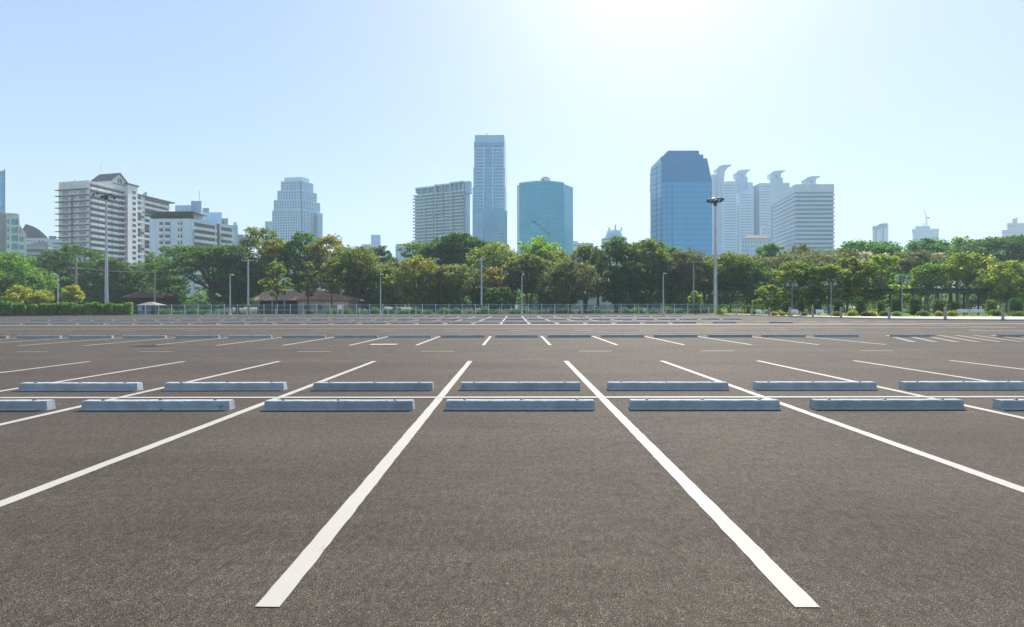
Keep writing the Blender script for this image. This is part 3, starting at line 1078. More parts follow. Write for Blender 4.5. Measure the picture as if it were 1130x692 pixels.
BUSH = [(796, 91, 16, 7, 'bright', 'bright green low bush right of the high mast base'), (832, 84, 10, 6, 'olive', 'dull olive low bush left of the first white bench'),
        (854, 76, 9, 5, 'yellow', 'rounded yellow bush right of the first white bench'), (863, 74, 9, 5, 'yellow', 'rounded yellow bush left of the left twin-headed lamp'),
        (871, 73, 6, 5, 'yellow', 'small yellow bush touching the left twin-headed lamp'), (887, 71, 11, 5, 'olive', 'olive bush between the second and third white benches'),
        (923, 68, 12, 6, 'olive', 'olive green bush right of the middle twin-headed lamp'), (941, 67.5, 11, 7, 'yellow', 'yellow topped bush right of a bollard below the pink blossom'),
        (954, 67, 9, 6, 'brown', 'pinkish brown bush below the leaning park tree'), (964, 66.5, 12, 7, 'yellow', 'yellow topped bush near the left end of the pergola'),
        (976, 66.5, 10, 7, 'olive', 'olive bush at the first pergola post'), (990, 66, 10, 6, 'lime', 'light green bush beside the lamp with two pale shades'),
        (1018, 65.5, 14, 7, 'olive', 'grey green bush right of the lamp with two pale shades'), (1036, 65, 11, 7, 'yellow', 'yellow green bush left of the second pergola bollard'),
        (1051, 65, 13, 7, 'yellow', 'yellow bush right of the second pergola bollard'), (1099, 64.5, 14, 9, 'olive', 'dark olive bush at the right end of the long benches'),
        (1123, 64, 16, 7, 'olive', 'dark olive bush at the right edge near the last bollard')]
for px, d, wd, h, pal, lab in BUSH:
    bush(px, d, wd, h, pal, lab, 'bush', 'bush', 'rounded bushes on the park lawn')

TOPI = [(867, 80, 6, 14, 'dark clipped column shrub behind the left twin-headed lamp'), (883.5, 79, 6, 14, 'dark clipped column shrub left of the darker green park tree'),
        (902, 78, 7, 15, 'dark clipped column shrub left of the middle twin-headed lamp'), (925, 77, 7, 14, 'dark clipped column shrub right of the middle twin-headed lamp'),
        (949, 71, 8, 20, 'tall dark clipped column shrub below the pink blossom'), (972, 72, 6, 16, 'yellowish clipped column shrub by the first pergola post'),
        (989, 70, 8, 20, 'clipped column shrub just left of the lamp with two pale shades'), (1010, 69, 10, 21, 'stout clipped column shrub under the pergola right of the lamp with two pale shades'),
        (1036, 72, 10, 17, 'broad clipped column shrub left of the third pergola post'), (1054, 74, 6, 15, 'narrow clipped column shrub right of the third pergola post'),
        (1094, 70, 8, 17, 'light clipped column shrub above the bush at the long benches'), (1121, 68, 10, 19, 'stout clipped column shrub at the right edge')]
for px, d, wd, h, lab in TOPI:
    lr = np.random.default_rng(int(px))
    t = thing('topiary_shrub', lab, 'shrub', (X(px, d), d, 0.1), 'clipped column shrubs in the park strip')
    r, hh = wd / 2 * d / F, h * d / F
    n = 1100
    th = lr.uniform(0, 2 * math.pi, n); zz = lr.uniform(0.02, 1, n)
    rad = r * (1 - 0.35 * np.clip((zz - 0.8) / 0.2, 0, 1) ** 2) * (0.85 + 0.15 * np.minimum(1, zz * 4)) * lr.uniform(0.85, 1.05, n)
    pal = 'park' if 'yellowish' in lab or 'light' in lab else 'topiary'
    leaf_quads('foliage', np.stack([np.cos(th) * rad, np.sin(th) * rad, 0.1 + zz * hh], 1), 0.1, lr, LEAF[pal], t, flat=0.0)
    mb = MB(); mb.tube([(0, 0, 0), (0, 0, 0.15), (0, 0, hh * 0.9)], [0.08, r * 0.7, r * 0.6], 8)
    mb.build('stem', BARK, t)
# clipped dark hedge at the back of the park
lr = np.random.default_rng(77)
n = 9000
hx = lr.uniform(38, 112, n)
pts = np.stack([hx - 75, lr.uniform(-0.7, 0.7, n), lr.uniform(0, 2.1, n)], 1)
o = leaf_quads('back_hedge', pts, 0.16, lr, LEAF['topiary'])
o.location = (75, 101, 0.1)
tag(o, 'dark clipped hedge running behind the park trees and pergola', 'hedge')

# ------------------------------------------------------------------ fence
FX0, FX1, FY = X(146, 97.2), 41.5, 97.2
fm, fnt, fout = new_mat('wire_mesh')
pb = fnt.nodes.new('ShaderNodeBsdfPrincipled')
pb.inputs['Base Color'].default_value = (0.03, 0.09, 0.12, 1)
pb.inputs['Roughness'].default_value = 0.5
tr_ = fnt.nodes.new('ShaderNodeBsdfTransparent')
mx = fnt.nodes.new('ShaderNodeMixShader')
mx.inputs[0].default_value = 0.27
fnt.links.new(tr_.outputs[0], mx.inputs[1]); fnt.links.new(pb.outputs[0], mx.inputs[2]); fnt.links.new(mx.outputs[0], fout.inputs['Surface'])
fe = thing('wire_fence', 'long see-through wire mesh fence with pale posts behind the car park', 'fence', (FX0, FY, 0))
npan = 44
stp = (FX1 - FX0) / npan
mb = MB()
for i in range(npan):
    mb.box(i * stp + 0.05, (i + 1) * stp - 0.05, -0.006, 0.006, 0.1, 2.1)
mb.build('mesh_panel', fm, fe)
mb = MB()
for z in (0.12, 1.1, 2.12):
    mb.box(0, FX1 - FX0, -0.022, 0.022, z - 0.02, z + 0.02)
mb.build('rail', M['fence_post'], fe)
for i in range(npan + 1):
    mb = MB()
    x = i * stp
    mb.box(x - 0.045, x + 0.045, -0.045, 0.045, 0, 2.25)
    mb.tube([(x, 0, 2.25), (x, 0, 2.29)], [0.05, 0.01], 6)
    mb.build('post', M['fence_post'], fe)

# ------------------------------------------------------------------ bollards
bl = MB()
bl.tube([(0, 0, 0), (0, 0, 0.1), (0, 0, 0.1), (0, 0, 1.12), (0, 0, 1.14), (0, 0, 1.2)], [0.13, 0.13, 0.1, 0.1, 0.115, 0.115], 12)
bl.tube([(0, 0, 1.2), (0, 0, 1.25), (0, 0, 1.27)], [0.11, 0.08, 0.02], 12)
b0 = bl.build('bollard', M['kerb'], smooth=False)
BME = b0.data
bpy.data.objects.remove(b0)


def bollard(px, d, label, s=1.0):
    o = bpy.data.objects.new('bollard', BME)
    COL.objects.link(o)
    o.location = (X(px, d), d, 0.14)
    o.scale = (s, s, 1)
    tag(o, label, 'bollard', 'pale bollards along the pavement')


for j, px in enumerate((241, 272.5, 304, 335, 366, 397, 428, 459, 490, 521, 551, 581, 612, 643, 674, 705, 735)):
    bollard(px, 94.6, 'pale slim bollard before the wire fence, %s from the left' % ordinal(j), 0.8)
for px, d, lab in ((782, 92, 'pale bollard just left of the high mast'), (812.5, 87, 'pale bollard right of the high mast, before the bright bush'), (829.6, 81, 'pale bollard left of the first white bench'),
                   (849, 72, 'pale bollard right of the first white bench'), (872, 66.5, 'pale bollard beside the left twin-headed lamp'),
                   (897, 61.5, 'pale bollard left of the third white bench'), (928, 57, 'pale bollard right of the middle twin-headed lamp'),
                   (981, 53.6, 'pale bollard at the left end of the pergola'), (1043, 50.6, 'pale bollard in front of the middle of the pergola'),
                   (1106.6, 48.4, 'large pale bollard at the right end of the pergola')):
    bollard(px, d, lab, 1.15)


# ------------------------------------------------------------------ poles and lamps
def street_lamp(px, d, ytop, label, curved=False):
    zt = Z(px, ytop, d)
    t = thing('street_lamp', label, 'street lamp', (X(px, d), d, 0), 'slim street lamps along the fence')
    mb = MB()
    mb.box(-0.28, 0.28, -0.28, 0.28, 0, 0.35)
    mb.tube([(0, 0, 0.3), (0, 0, zt * 0.5), (0, 0, zt - 0.3)], [0.14, 0.12, 0.1], 10)
    mb.build('pole', M['galv'], t, smooth=False)
    mb = MB()
    if curved:
        mb.tube([(0, 0, zt - 0.3), (-0.1, 0, zt - 0.05), (-0.35, 0, zt + 0.1), (-0.6, 0, zt + 0.1)], 0.06, 8)
        mb.build('arm', M['galv'], t)
        mb = MB(); mb.hexa([(-1.1, -.12, zt), (-.5, -.12, zt), (-.5, .12, zt), (-1.1, .12, zt), (-1.0, -.09, zt + .14), (-.5, -.09, zt + .2), (-.5, .09, zt + .2), (-1.0, .09, zt + .14)])
    else:
        mb.tube([(0, 0, zt - 0.3), (0.05, 0, zt - 0.1), (0.25, 0, zt)], 0.05, 8)
        mb.build('arm', M['galv'], t)
        mb = MB(); mb.hexa([(0.0, -.16, zt - .02), (.62, -.16, zt - .02), (.62, .16, zt - .02), (0.0, .16, zt - .02), (.05, -.1, zt + .16), (.55, -.1, zt + .13), (.55, .1, zt + .13), (.05, .1, zt + .16)])
    mb.build('lamp_head', M['lamp_glass'], t)


street_lamp(64, 92.5, 303, 'slim street lamp with a curved arm rising behind the left hedge', True)
street_lamp(254, 95.2, 303.5, 'slim street lamp left of the brown roofed house')
street_lamp(420, 95.2, 303, 'slim street lamp in front of the parked cars')
street_lamp(576, 95.2, 303, 'slim street lamp at the centre below the teal glass tower')
street_lamp(732, 95.2, 302, 'slim street lamp below the dark blue tower')


def utility_pole(px, d, ytop, label, arms, rad=0.16, mat='pole_wood'):
    zt = Z(px, ytop, d)
    t = thing('utility_pole', label, 'utility pole', (X(px, d), d, 0), 'utility poles')
    mb = MB(); mb.tube([(0, 0, -0.1), (0, 0, zt)], [rad * 1.2, rad * 0.8], 10); mb.build('pole', M[mat], t)
    for dz, wd in arms:
        mb = MB(); mb.box(-wd / 2, wd / 2, -0.2, -0.09, zt - dz, zt - dz + 0.12); mb.build('crossarm', M[mat], t)
        for k in (-0.46, -0.16, 0.16, 0.46):
            mb = MB(); mb.tube([(k * wd, -0.145, zt - dz + 0.12), (k * wd, -0.145, zt - dz + 0.22), (k * wd, -0.145, zt - dz + 0.32)], [0.04, 0.07, 0.03], 6)
            mb.build('insulator', M['lamp_glass'], t)
    return zt


utility_pole(84, 108, 286.5, 'pale utility pole with two crossarms above the left hedge', ((0.5, 3.1), (2.2, 3.3)), 0.22)
utility_pole(171, 110, 298, 'brownish utility pole behind the blue hut', ((0.4, 1.2),), 0.2)
utility_pole(274, 99.5, 286.5, 'tall grey utility pole left of the brown roofed house', ((0.3, 2.6),), 0.17, 'galv')
utility_pole(531.5, 103, 284, 'pale utility pole among the trees below the tallest tower', ((0.6, 1.8),), 0.19, 'galv')
utility_pole(765.5, 98.5, 287, 'grey utility pole left of the high mast', ((0.5, 3.2),), 0.16, 'pole_wood')
mb = MB()
a = P(74, 294.5, 108.0); b = P(172, 300.5, 109.8)
mb.tube([(a[0], a[1], a[2] - 0.0), ((a[0] + b[0]) / 2, (a[1] + b[1]) / 2, (a[2] + b[2]) / 2 - 0.35), b], 0.085, 6)
tag(mb.build('overhead_cable', M['kerb']), 'thick pale cable strung between the two left utility poles', 'cable')


def high_mast(px, d, yhead, wpx, label, flat, rb=0.42):
    zt = Z(px, yhead, d)
    t = thing('high_mast_light', label, 'high mast', (X(px, d), d, 0), 'tall floodlight masts')
    mb = MB()
    mb.tube([(0, 0, 0), (0, 0, 0.35)], [rb * 1.9, rb * 1.9], 12)
    mb.tube([(0, 0, 0.3), (0, 0, zt * 0.33), (0, 0, zt * 0.66), (0, 0, zt)], [rb, rb * .78, rb * .58, rb * .38], 12)
    mb.build('mast', M['galv'], t, smooth=False)
    rw = wpx / 2 * d / F
    mb = MB()
    ring = [(math.cos(k * math.pi / 12) * rw * .55, math.sin(k * math.pi / 12) * rw * .55, zt - .1) for k in range(25)]
    if not flat:
        mb.tube(ring, 0.08, 6, False)
    for k in range(8):
        g_ = k * math.pi / 4 + 0.2
        mb.tube([(0, 0, zt - 0.5), (math.cos(g_) * rw * .55, math.sin(g_) * rw * .55, zt - .1), (math.cos(g_) * rw * .85, math.sin(g_) * rw * .85, zt + (0.05 if flat else .5))], 0.045, 6)
    mb.tube([(0, 0, zt - 0.9), (0, 0, zt + 0.15)], [0.34, 0.34], 10)
    mb.build('head_ring', M['darkmetal'], t)
    nl = 6 if flat else 10
    for k in range(nl):
        g_ = (k + 0.5) * 2 * math.pi / nl
        cx_, cy_ = math.cos(g_) * rw * .8, math.sin(g_) * rw * .8
        zz = zt + (0.0 if flat else 0.32)
        l = MB()
        l.hexa([(-.32, -.24, -.30), (.32, -.24, -.30), (.32, .16, -.05), (-.32, .16, -.05), (-.32, -.30, 0.1), (.32, -.30, .1), (.32, .1, .36), (-.32, .1, .36)])
        o = l.build('floodlight', M['darkmetal'], t)
        o.location = (cx_, cy_, zz)
        o.rotation_euler = (0, 0, g_ + math.pi / 2)
        o.scale = (0.82, 0.82, 0.82)
        fc = MB(); fc.quad((-.27, -.30, -.24), (.27, -.30, -.24), (.27, -.34, .04), (-.27, -.34, .04))
        fc.build('lens', M['bolt'], o)


high_mast(789.5, 96.8, 222.5, 19, 'tall floodlight mast with a crown of dark lamps right of the dark blue tower', False, 0.40)
high_mast(117.5, 99, 216, 26, 'tall pale floodlight mast in front of the balcony apartment block', True, 0.36)


def park_lamp(px, d, ytop, label):
    zt = Z(px, ytop, d)
    t = thing('park_lamp', label, 'park lamp', (X(px, d), d, 0.12), 'twin-headed park lamps')
    mb = MB()
    mb.tube([(0, 0, 0), (0, 0, 0.5), (0, 0, 0.55), (0, 0, zt - .6)], [0.11, 0.10, 0.06, 0.042], 10)
    mb.build('pole', M['lampgrey'], t)
    for s in (-1, 1):
        mb = MB()
        mb.tube([(0, 0, zt - .9), (s * .1, 0, zt - .55), (s * .3, 0, zt - .15), (s * .52, 0, zt - .12), (s * .62, 0, zt - .35)], 0.032, 6)
        mb.build('arm', M['lampgrey'], t)
        mb = MB()
        mb.tube([(s * .62, 0, zt - .3), (s * .62, 0, zt - .5), (s * .62, 0, zt - .78), (s * .62, 0, zt - .9)], [0.05, 0.10, 0.24, 0.27], 12)
        mb.build('lamp_shade', M['lampgrey'], t)


park_lamp(874, 70, 310, 'pale twin-headed park lamp farthest left, beside a bollard')
park_lamp(917, 66, 308.5, 'pale twin-headed park lamp in front of the benches')
park_lamp(995.5, 64.5, 304, 'park lamp with two pale bell shades at the left of the pergola')


# ------------------------------------------------------------------ benches
def bench(px, d, w, label, rot=0.0):
    t = thing('park_bench', label, 'bench', (X(px, d), d, 0.12), 'white park benches')
    t.rotation_euler = (0, 0, rot)
    mb = MB()
    for k in range(4):
        mb.box(-w / 2, w / 2, -.25 + k * .13, -.25 + k * .13 + .11, .42, .46)
    mb.build('seat', M['whitepaint'], t)
    mb = MB()
    for k in range(4):
        z = .52 + k * .12
        mb.hexa([(-w / 2, .27 + k * .03, z), (w / 2, .27 + k * .03, z), (w / 2, .30 + k * .03, z), (-w / 2, .30 + k * .03, z),
                 (-w / 2, .29 + k * .03, z + .1), (w / 2, .29 + k * .03, z + .1), (w / 2, .32 + k * .03, z + .1), (-w / 2, .32 + k * .03, z + .1)])
    mb.build('backrest', M['whitepaint'], t)
    for s in (-1, 1):
        mb = MB()
        mb.box(s * (w / 2 - .12) - .04, s * (w / 2 - .12) + .04, -.22, -.15, 0, .42)
        mb.box(s * (w / 2 - .12) - .04, s * (w / 2 - .12) + .04, .30, .38, 0, .98)
        mb.build('leg', M['whitepaint'], t)
        mb = MB()
        mb.box(s * (w / 2 - .04) - .03, s * (w / 2 - .04) + .03, -.25, .3, .64, .69)
        mb.build('armrest', M['whitepaint'], t)


bench(839, 80, 1.6, 'white park bench farthest left, seen at an angle', 0.5)
bench(877.5, 68, 1.5, 'white park bench right of the left twin-headed lamp', 0.1)
bench(907, 66.5, 1.5, 'white park bench left of the middle twin-headed lamp', 0.35)
bench(1065, 69, 1.9, 'long white bench left of the third pergola post')
bench(1081, 69, 2.1, 'long white bench right of the third pergola post')

# ------------------------------------------------------------------ pergola
pd = 78
pg = thing('pergola', 'long dark green pergola walkway with slim black posts in the park', 'pergola', (X(1040, pd), pd, 0.1))
bx0 = X(1040, pd)
zr = Z(1040, 321.5, pd)
xl, xr_ = X(966, pd) - bx0, X(1124, pd) - bx0
mb = MB()
mb.box(xl, xr_, -1.3, -1.15, zr - 0.42, zr - .02)
mb.box(xl, xr_, 1.15, 1.3, zr - 0.42, zr - .02)
k = xl
while k < xr_:
    mb.box(k, k + .08, -1.6, 1.6, zr, zr + 0.3)
    k += 0.24
mb.build('roof_beams', M['greenmetal'], pg)
for px in (976, 1001, 1042.5, 1071.5, 1107):
    for yy in (-1.22, 1.22):
        mb = MB(); x = X(px, pd) - bx0
        mb.box(x - .09, x + .09, yy - .09, yy + .09, 0, zr - .43)
        mb.build('post', M['darkmetal'], pg)


# ------------------------------------------------------------------ hut, house, shed, sign, vehicles
def gabled(name):
    pass


d = 99.6
hx0, hx1 = X(152.5, d), X(172, d)
t = thing('guard_hut', 'small pale blue guard hut with a low pale hipped roof beyond the hedge end', 'hut', ((hx0 + hx1) / 2, d, 0))
hw = (hx1 - hx0) / 2
BLUEP = paint('blue_paint', (0.18, 0.38, 0.55), 0.6, 0.12, 1.0)
mb = MB(); mb.box(-hw, hw * 0.35, 0, 2.6, 0, 2.1); mb.build('wall', BLUEP, t)
mb = MB(); mb.prism([(-hw - .35, -.35), (hw + .35, -.35), (hw + .35, 3), (-hw - .35, 3)], 2.12, 2.85, [(-.5, 1.1), (.2, 1.1), (.2, 1.5), (-.5, 1.5)])
mb.build('roof', M['pole_wood'], t)
mb = MB(); mb.box(-hw - .03, -hw * .55, -.04, .5, 0.9, 1.95); mb.build('white_panel', M['whitepaint'], t)
WIN = glass('dark_window', (0.03, 0.045, 0.06), metallic=0.1)
mb = MB(); mb.box(-hw * .5, -hw * .12, -.03, .05, 1.15, 1.85); mb.build('window', WIN, t)
for x in (hw * .95, hw * .4):
    mb = MB(); mb.box(x - .05, x + .05, 0.02, .12, 0, 2.12); mb.build('post', M['fence_post'], t)

ROOF = paint('brown_tile', (0.34, 0.21, 0.145), 0.85, 0.3, 1.2)
TAN = paint('tan_wall', (0.62, 0.55, 0.44), 0.85, 0.12, 0.5)
DARKW = paint('dark_timber', (0.05, 0.04, 0.034), 0.9, 0.2, 0.5)
d = 112.0
hx0, hx1 = X(272, d), X(388, d)
ez, rz_ = Z(330, 331.3, d), Z(330, 319.8, d)
t = thing('brown_roofed_house', 'low house with a long brown hipped tile roof behind the wire fence', 'house', ((hx0 + hx1) / 2, d, 0))
hw = (hx1 - hx0) / 2
xs_ = X(326.5, d) - (hx0 + hx1) / 2
mb = MB(); mb.box(xs_, hw - 1.1, 1.0, 9, 0, ez - 0.05); mb.build('wall', TAN, t)
mb = MB(); mb.box(-hw + 1.0, xs_ - 0.02, 4.5, 8.9, 0, ez - 0.07); mb.build('porch_wall', DARKW, t)
mb = MB()
ov = 0.25
mb.prism([(-hw, 0), (hw, 0), (hw, 10), (-hw, 10)], ez, rz_, [(-hw + 3.5, 4.6), (X(367, d + 5) - (hx0 + hx1) / 2, 4.6), (X(367, d + 5) - (hx0 + hx1) / 2, 5.4), (-hw + 3.5, 5.4)])
ro = mb.build('roof', ROOF, t)
mb = MB()
for k in range(9):
    f_ = k / 9
    z = ez + (rz_ - ez) * f_ + 0.06
    y = 4.6 * f_
    x0_ = -hw + 3.5 * f_; x1_ = hw - (hw - (X(367, d + 5) - (hx0 + hx1) / 2)) * f_
    mb.hexa([(x0_, y - .05, z - .1), (x1_, y - .05, z - .1), (x1_, y + .4, z + .08), (x0_, y + .4, z + .08),
             (x0_, y - .05, z - .02), (x1_, y - .05, z - .02), (x1_, y + .4, z + .15), (x0_, y + .4, z + .15)])
mb.build('tile_courses', ROOF, ro)
mb = MB(); mb.box(-hw + .05, hw - .05, .05, .2, ez - .14, ez - .01); mb.build('fascia', paint('fascia', (0.22, 0.17, 0.13)), t)
for a_, b_ in ((334.5, 341.5), (351.3, 355.2)):
    mb = MB(); x0_, x1_ = X(a_, d + 1) - (hx0 + hx1) / 2, X(b_, d + 1) - (hx0 + hx1) / 2
    mb.box(x0_, x1_, .95, 1.05, 1.15, 2.3); wo = mb.build('window', WIN, t)
    mb = MB(); mb.box(x0_ - .1, x1_ + .1, .9, 1.02, 1.03, 1.13); mb.build('sill', TAN, wo)
for px in (285.5, 300.5, 314):
    mb = MB(); x = X(px, d + .4) - (hx0 + hx1) / 2
    mb.box(x - .14, x + .14, .3, .58, 0, ez - .15); mb.build('porch_post', M['kerb'], t)

d = 113.0
hx0, hx1 = X(131, d), X(176, d)
t = thing('dark_shed', 'dark open shed with a low brown roof behind the hedge end', 'shed', ((hx0 + hx1) / 2, d, 0))
hw = (hx1 - hx0) / 2
mb = MB(); mb.box(-hw + .4, hw - .4, 2.5, 7, 0, 4.0); mb.build('wall', DARKW, t)
mb = MB(); mb.prism([(-hw, 0), (hw, 0), (hw, 8), (-hw, 8)], 4.05, 5.4, [(-hw + 1, 3.8), (hw - 1, 3.8), (hw - 1, 4.2), (-hw + 1, 4.2)]); mb.build('roof', paint('dark_roof', (0.09, 0.05, 0.035), 0.9, 0.2, 1.0), t)
for k in (-.8, -.3, .3, .8):
    mb = MB(); mb.box(hw * k - .1, hw * k + .1, .3, .5, 0, 4.04); mb.build('post', DARKW, t)

d = 94.9
t = thing('sign_board', 'blank white sign board on two legs before the brown roofed house', 'sign', (X(374.8, d), d, 0.14))
mb = MB(); mb.box(-.44, .44, -.03, .03, 1.1, 2.0); mb.build('board', M['whitepaint'], t)
for s in (-.4, .4):
    mb = MB(); mb.box(s - .04, s + .04, .031, .1, 0, 1.95); mb.build('leg', M['fence_post'], t)

TYRE = paint('tyre_rubber', (0.015, 0.015, 0.016), 0.8, 0.1, 3)


def wheel(parent, x, y, r, w):
    mb = MB(); mb.tube([(x, y - w / 2, r), (x, y - w / 2 + .02, r), (x, y + w / 2 - .02, r), (x, y + w / 2, r)], [r * .9, r, r, r * .9], 18)
    wo = mb.build('wheel', TYRE, parent)
    mb = MB(); mb.tube([(x, y - w / 2 - .012, r), (x, y - w / 2 + .05, r)], [r * .55, r * .6], 12); mb.build('rim', M['galv'], wo)


def car(px, d, color, label, kind='hatch'):
    t = thing('parked_car', label, 'car', (X(px, d), d, 0), 'cars parked behind the fence')
    pm_ = paint('car_paint', color, 0.3, 0.03, 1.0, 0.2, 0.6)
    low = [(-2.1, .32), (2.1, .32), (2.16, .55), (2.1, .80), (1.2, .93), (-1.9, .98), (-2.14, .8), (-2.16, .5)]
    mb = MB(); mb.slab(low, 0, 1.7); mb.build('body', pm_, t, bevel=0.06)
    top = [(-1.85, .96), (1.15, .92), (.45, 1.42), (.2, 1.47), (-1.2, 1.48), (-1.55, 1.4)] if kind == 'hatch' else [(-1.75, .96), (1.25, .92), (.5, 1.4), (.2, 1.45), (-.7, 1.45), (-1.0, 1.38)]
    mb = MB(); mb.slab(top, .12, 1.58); mb.build('cabin', pm_, t, bevel=0.05)
    for a_, b_ in (((-1.4, 1.02), (-.35, 1.38)), ((-.25, 1.02), (.6, 1.36))):
        mb = MB(); mb.slab([(a_[0], a_[1]), (b_[0] + .12, a_[1]), (b_[0] - .1, b_[1]), (a_[0] + .15, b_[1])], .09, .2); mb.build('window', WIN, t)
    for x in (-1.3, 1.32):
        wheel(t, x, .12, .31, .2); wheel(t, x, 1.58, .31, .2)
    for y in (.25, 1.45):
        mb = MB(); mb.box(2.09, 2.17, y - .17, y + .17, .62, .76); mb.build('headlight', M['lamp_glass'], t)
        mb = MB(); mb.box(-2.18, -2.1, y - .14, y + .14, .66, .82); mb.build('tail_light', paint('red_lens', (0.35, 0.03, 0.03), 0.3), t)


car(419, 105, (0.30, 0.42, 0.50), 'pale blue grey hatchback parked behind the fence at the lamp post')
car(438.5, 105.5, (0.55, 0.57, 0.58), 'silver saloon parked behind the fence right of the lamp post', 'saloon')

d = 101.5
t = thing('motorcycle', 'dark motorcycle parked in front of the tan wall of the brown roofed house', 'motorcycle', (X(341.5, d), d, 0))
wheel(t, -.62, 0, .29, .11); wheel(t, .62, 0, .29, .11)
mb = MB(); mb.slab([(-.5, .35), (.3, .3), (.45, .55), (.25, .72), (-.2, .62), (-.7, .7), (-.75, .6)], -.13, .13); mb.build('body', M['darkmetal'], t, bevel=.04)
mb = MB(); mb.slab([(-.7, .7), (.05, .66), (.1, .76), (-.6, .8)], -.14, .14); mb.build('seat', TYRE, t, bevel=.02)
mb = MB(); mb.tube([(.62, 0, .3), (.42, 0, .85), (.36, 0, 1.0)], .04, 8); mb.tube([(.36, -.33, 1.02), (.36, .33, 1.02)], .025, 6); mb.build('handlebar', M['galv'], t)
mb = MB(); mb.slab([(.4, .78), (.56, .74), (.52, 1.05), (.42, 1.08)], -.14, .14); mb.build('fairing', M['whitepaint'], t, bevel=.03)

# ------------------------------------------------------------------ buildings
WHITE = paint('white_wall', (0.78, 0.77, 0.75), 0.8, 0.08, 0.15)
CREAM = paint('cream_wall', (0.72, 0.69, 0.67), 0.8, 0.13, 0.15)
GREYW = paint('grey_wall', (0.33, 0.33, 0.34), 0.8, 0.10, 0.15)
BEIGE = paint('beige_wall', (0.45, 0.45, 0.42), 0.8, 0.10, 0.15)
LEDGE = paint('brown_ledge', (0.17, 0.13, 0.125), 0.8, 0.12, 0.3)
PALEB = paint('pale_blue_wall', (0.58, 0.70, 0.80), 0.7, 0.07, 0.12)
STEPW = paint('hazed_grey_stone', (0.38, 0.55, 0.70), 0.7, 0.07, 0.1)  # grey stone with the blue of haze and shade mixed into its colour
TEAL = glass('teal_window', (0.04, 0.30, 0.29), metallic=0.3)
GDARK = glass('shaded_glass', (0.07, 0.09, 0.11), metallic=0.15)
GBLUE = glass('blue_glass', (0.09, 0.18, 0.27), metallic=0.3)
REDROOF = paint('red_roof', (0.25, 0.11, 0.09), 0.85, 0.15, 0.4)
SLATE = paint('slate_roof', (0.10, 0.10, 0.12), 0.7, 0.12, 0.3)


class Bld:
    def __init__(self, name, label, px, d, group=None, cat='building'):
        self.base = (X(px, d), d, 0)
        self.o = thing(name, label, cat, self.base, group)

    def part(self, name, mb, mat, parent=None, smooth=False):
        return mb.build(name, mat, parent or self.o, self.base, smooth)

    def prism(self, name, pts, z0, z1, mat, top=None, parent=None):
        mb = MB(); mb.prism(pts, z0, z1, top)
        return self.part(name, mb, mat, parent)

    def boxes(self, name, face, rects, mat, o0=-.3, o1=.06, parent=None, limit=100):
        """each rect (px0, px1, py0, py1) a part of its own; past the limit the smallest share one"""
        rects = sorted(rects, key=lambda r_: -(r_[1] - r_[0]) * (r_[3] - r_[2]))
        out = []
        for r_ in rects[:limit]:
            mb = MB(); face.pbox(mb, *r_, o0, o1)
            out.append(self.part(name, mb, mat, parent))
        if len(rects) > limit:
            mb = MB()
            for r_ in rects[limit:]:
                face.pbox(mb, *r_, o0, o1)
            o = self.part(name, mb, mat, parent)
            o['kind'] = 'stuff'
        return out


def pt(px, d):
    return (X(px, d), d)


def back(p, dist):
    """the point further along the line of sight of p"""
    l = math.hypot(*p)
    return (p[0] * (1 + dist / l), p[1] * (1 + dist / l))


def rows(y0, y1, step):
    out = []
    y = y0
    while y < y1 - 1e-6:
        out.append(y); y += step
    return out


# --- blue glass tower at the left edge
b = Bld('glass_tower', 'sharp blue glass tower cut by the left edge, grey edge strip', 0, 300)
f = Face(pt(-34, 300), pt(4.6, 300))
p0, p1 = f.p, f.q
zt = f.z(3, 188.5)
TG = glass('tower_glass', (0.06, 0.30, 0.55), (0.28, 0.48, 0.62), 3.6, 2.4, 0.1, 0.14)
SK = p1[0] / p1[1] * 1.02
b.prism('wall', [tuple(p0), tuple(p1), (p1[0] + 30 * SK, p1[1] + 30), (p0[0] + 30 * SK, p0[1] + 30)], 0, zt, TG)
mb = MB(); mb.slab([(p1[0] + .02, 0), (X(6.8, 300), 0), (X(6.8, 300), zt + 1.4), (X(5.6, 300), zt + .7), (p1[0] + .02, zt + .2)], 299.6, 330, SK)
b.part('edge_strip', mb, GREYW)

# --- cream block with teal windows
d = 160
b = Bld('teal_windowed_block', 'cream white block with square teal windows and a chamfered top corner at far left', 14, d)
f = Face(pt(7, d), pt(29.2, d))
A = lambda px, py: (X(px, d), Z(px, py, d))
mb = MB(); mb.slab([(X(7, d), 0), (X(29.2, d), 0), A(29.2, 258), A(22, 248.5), A(21, 236.5), A(7, 235.5)], d, d + 14, X(29, d) / d * 1.02)
b.part('wall', mb, CREAM)
mb = MB(); mb.slab([(X(-14, d), 0), (X(6.9, d), 0), A(6.9, 236), A(-14, 234)], d + .8, d + 14, X(29, d) / d * 1.02)
b.part('side_wing', mb, GREYW)
mb = MB(); mb.slab([A(6.6, 236.3), A(21.3, 237.2), A(21.3, 235.9), A(6.6, 234.9)], d - .3, d + .6)
b.part('parapet', mb, WHITE)
for y in rows(241.5, 340, 9.1):
    r_ = [(8, 10.3, y + .4, y + 5), (13, 20, y, y + 6.4)]
    if y > 249: r_.append((21.6, 23.2 if y < 255 else 26.2, y + 1.5, y + 6.4))
    for q in r_:
        w_, = b.boxes('window', f, [q], TEAL)
        b.boxes('frame', f, [((q[0] + q[1]) / 2 - .12, (q[0] + q[1]) / 2 + .12, q[2], q[3])], CREAM, .05, .12, w_)

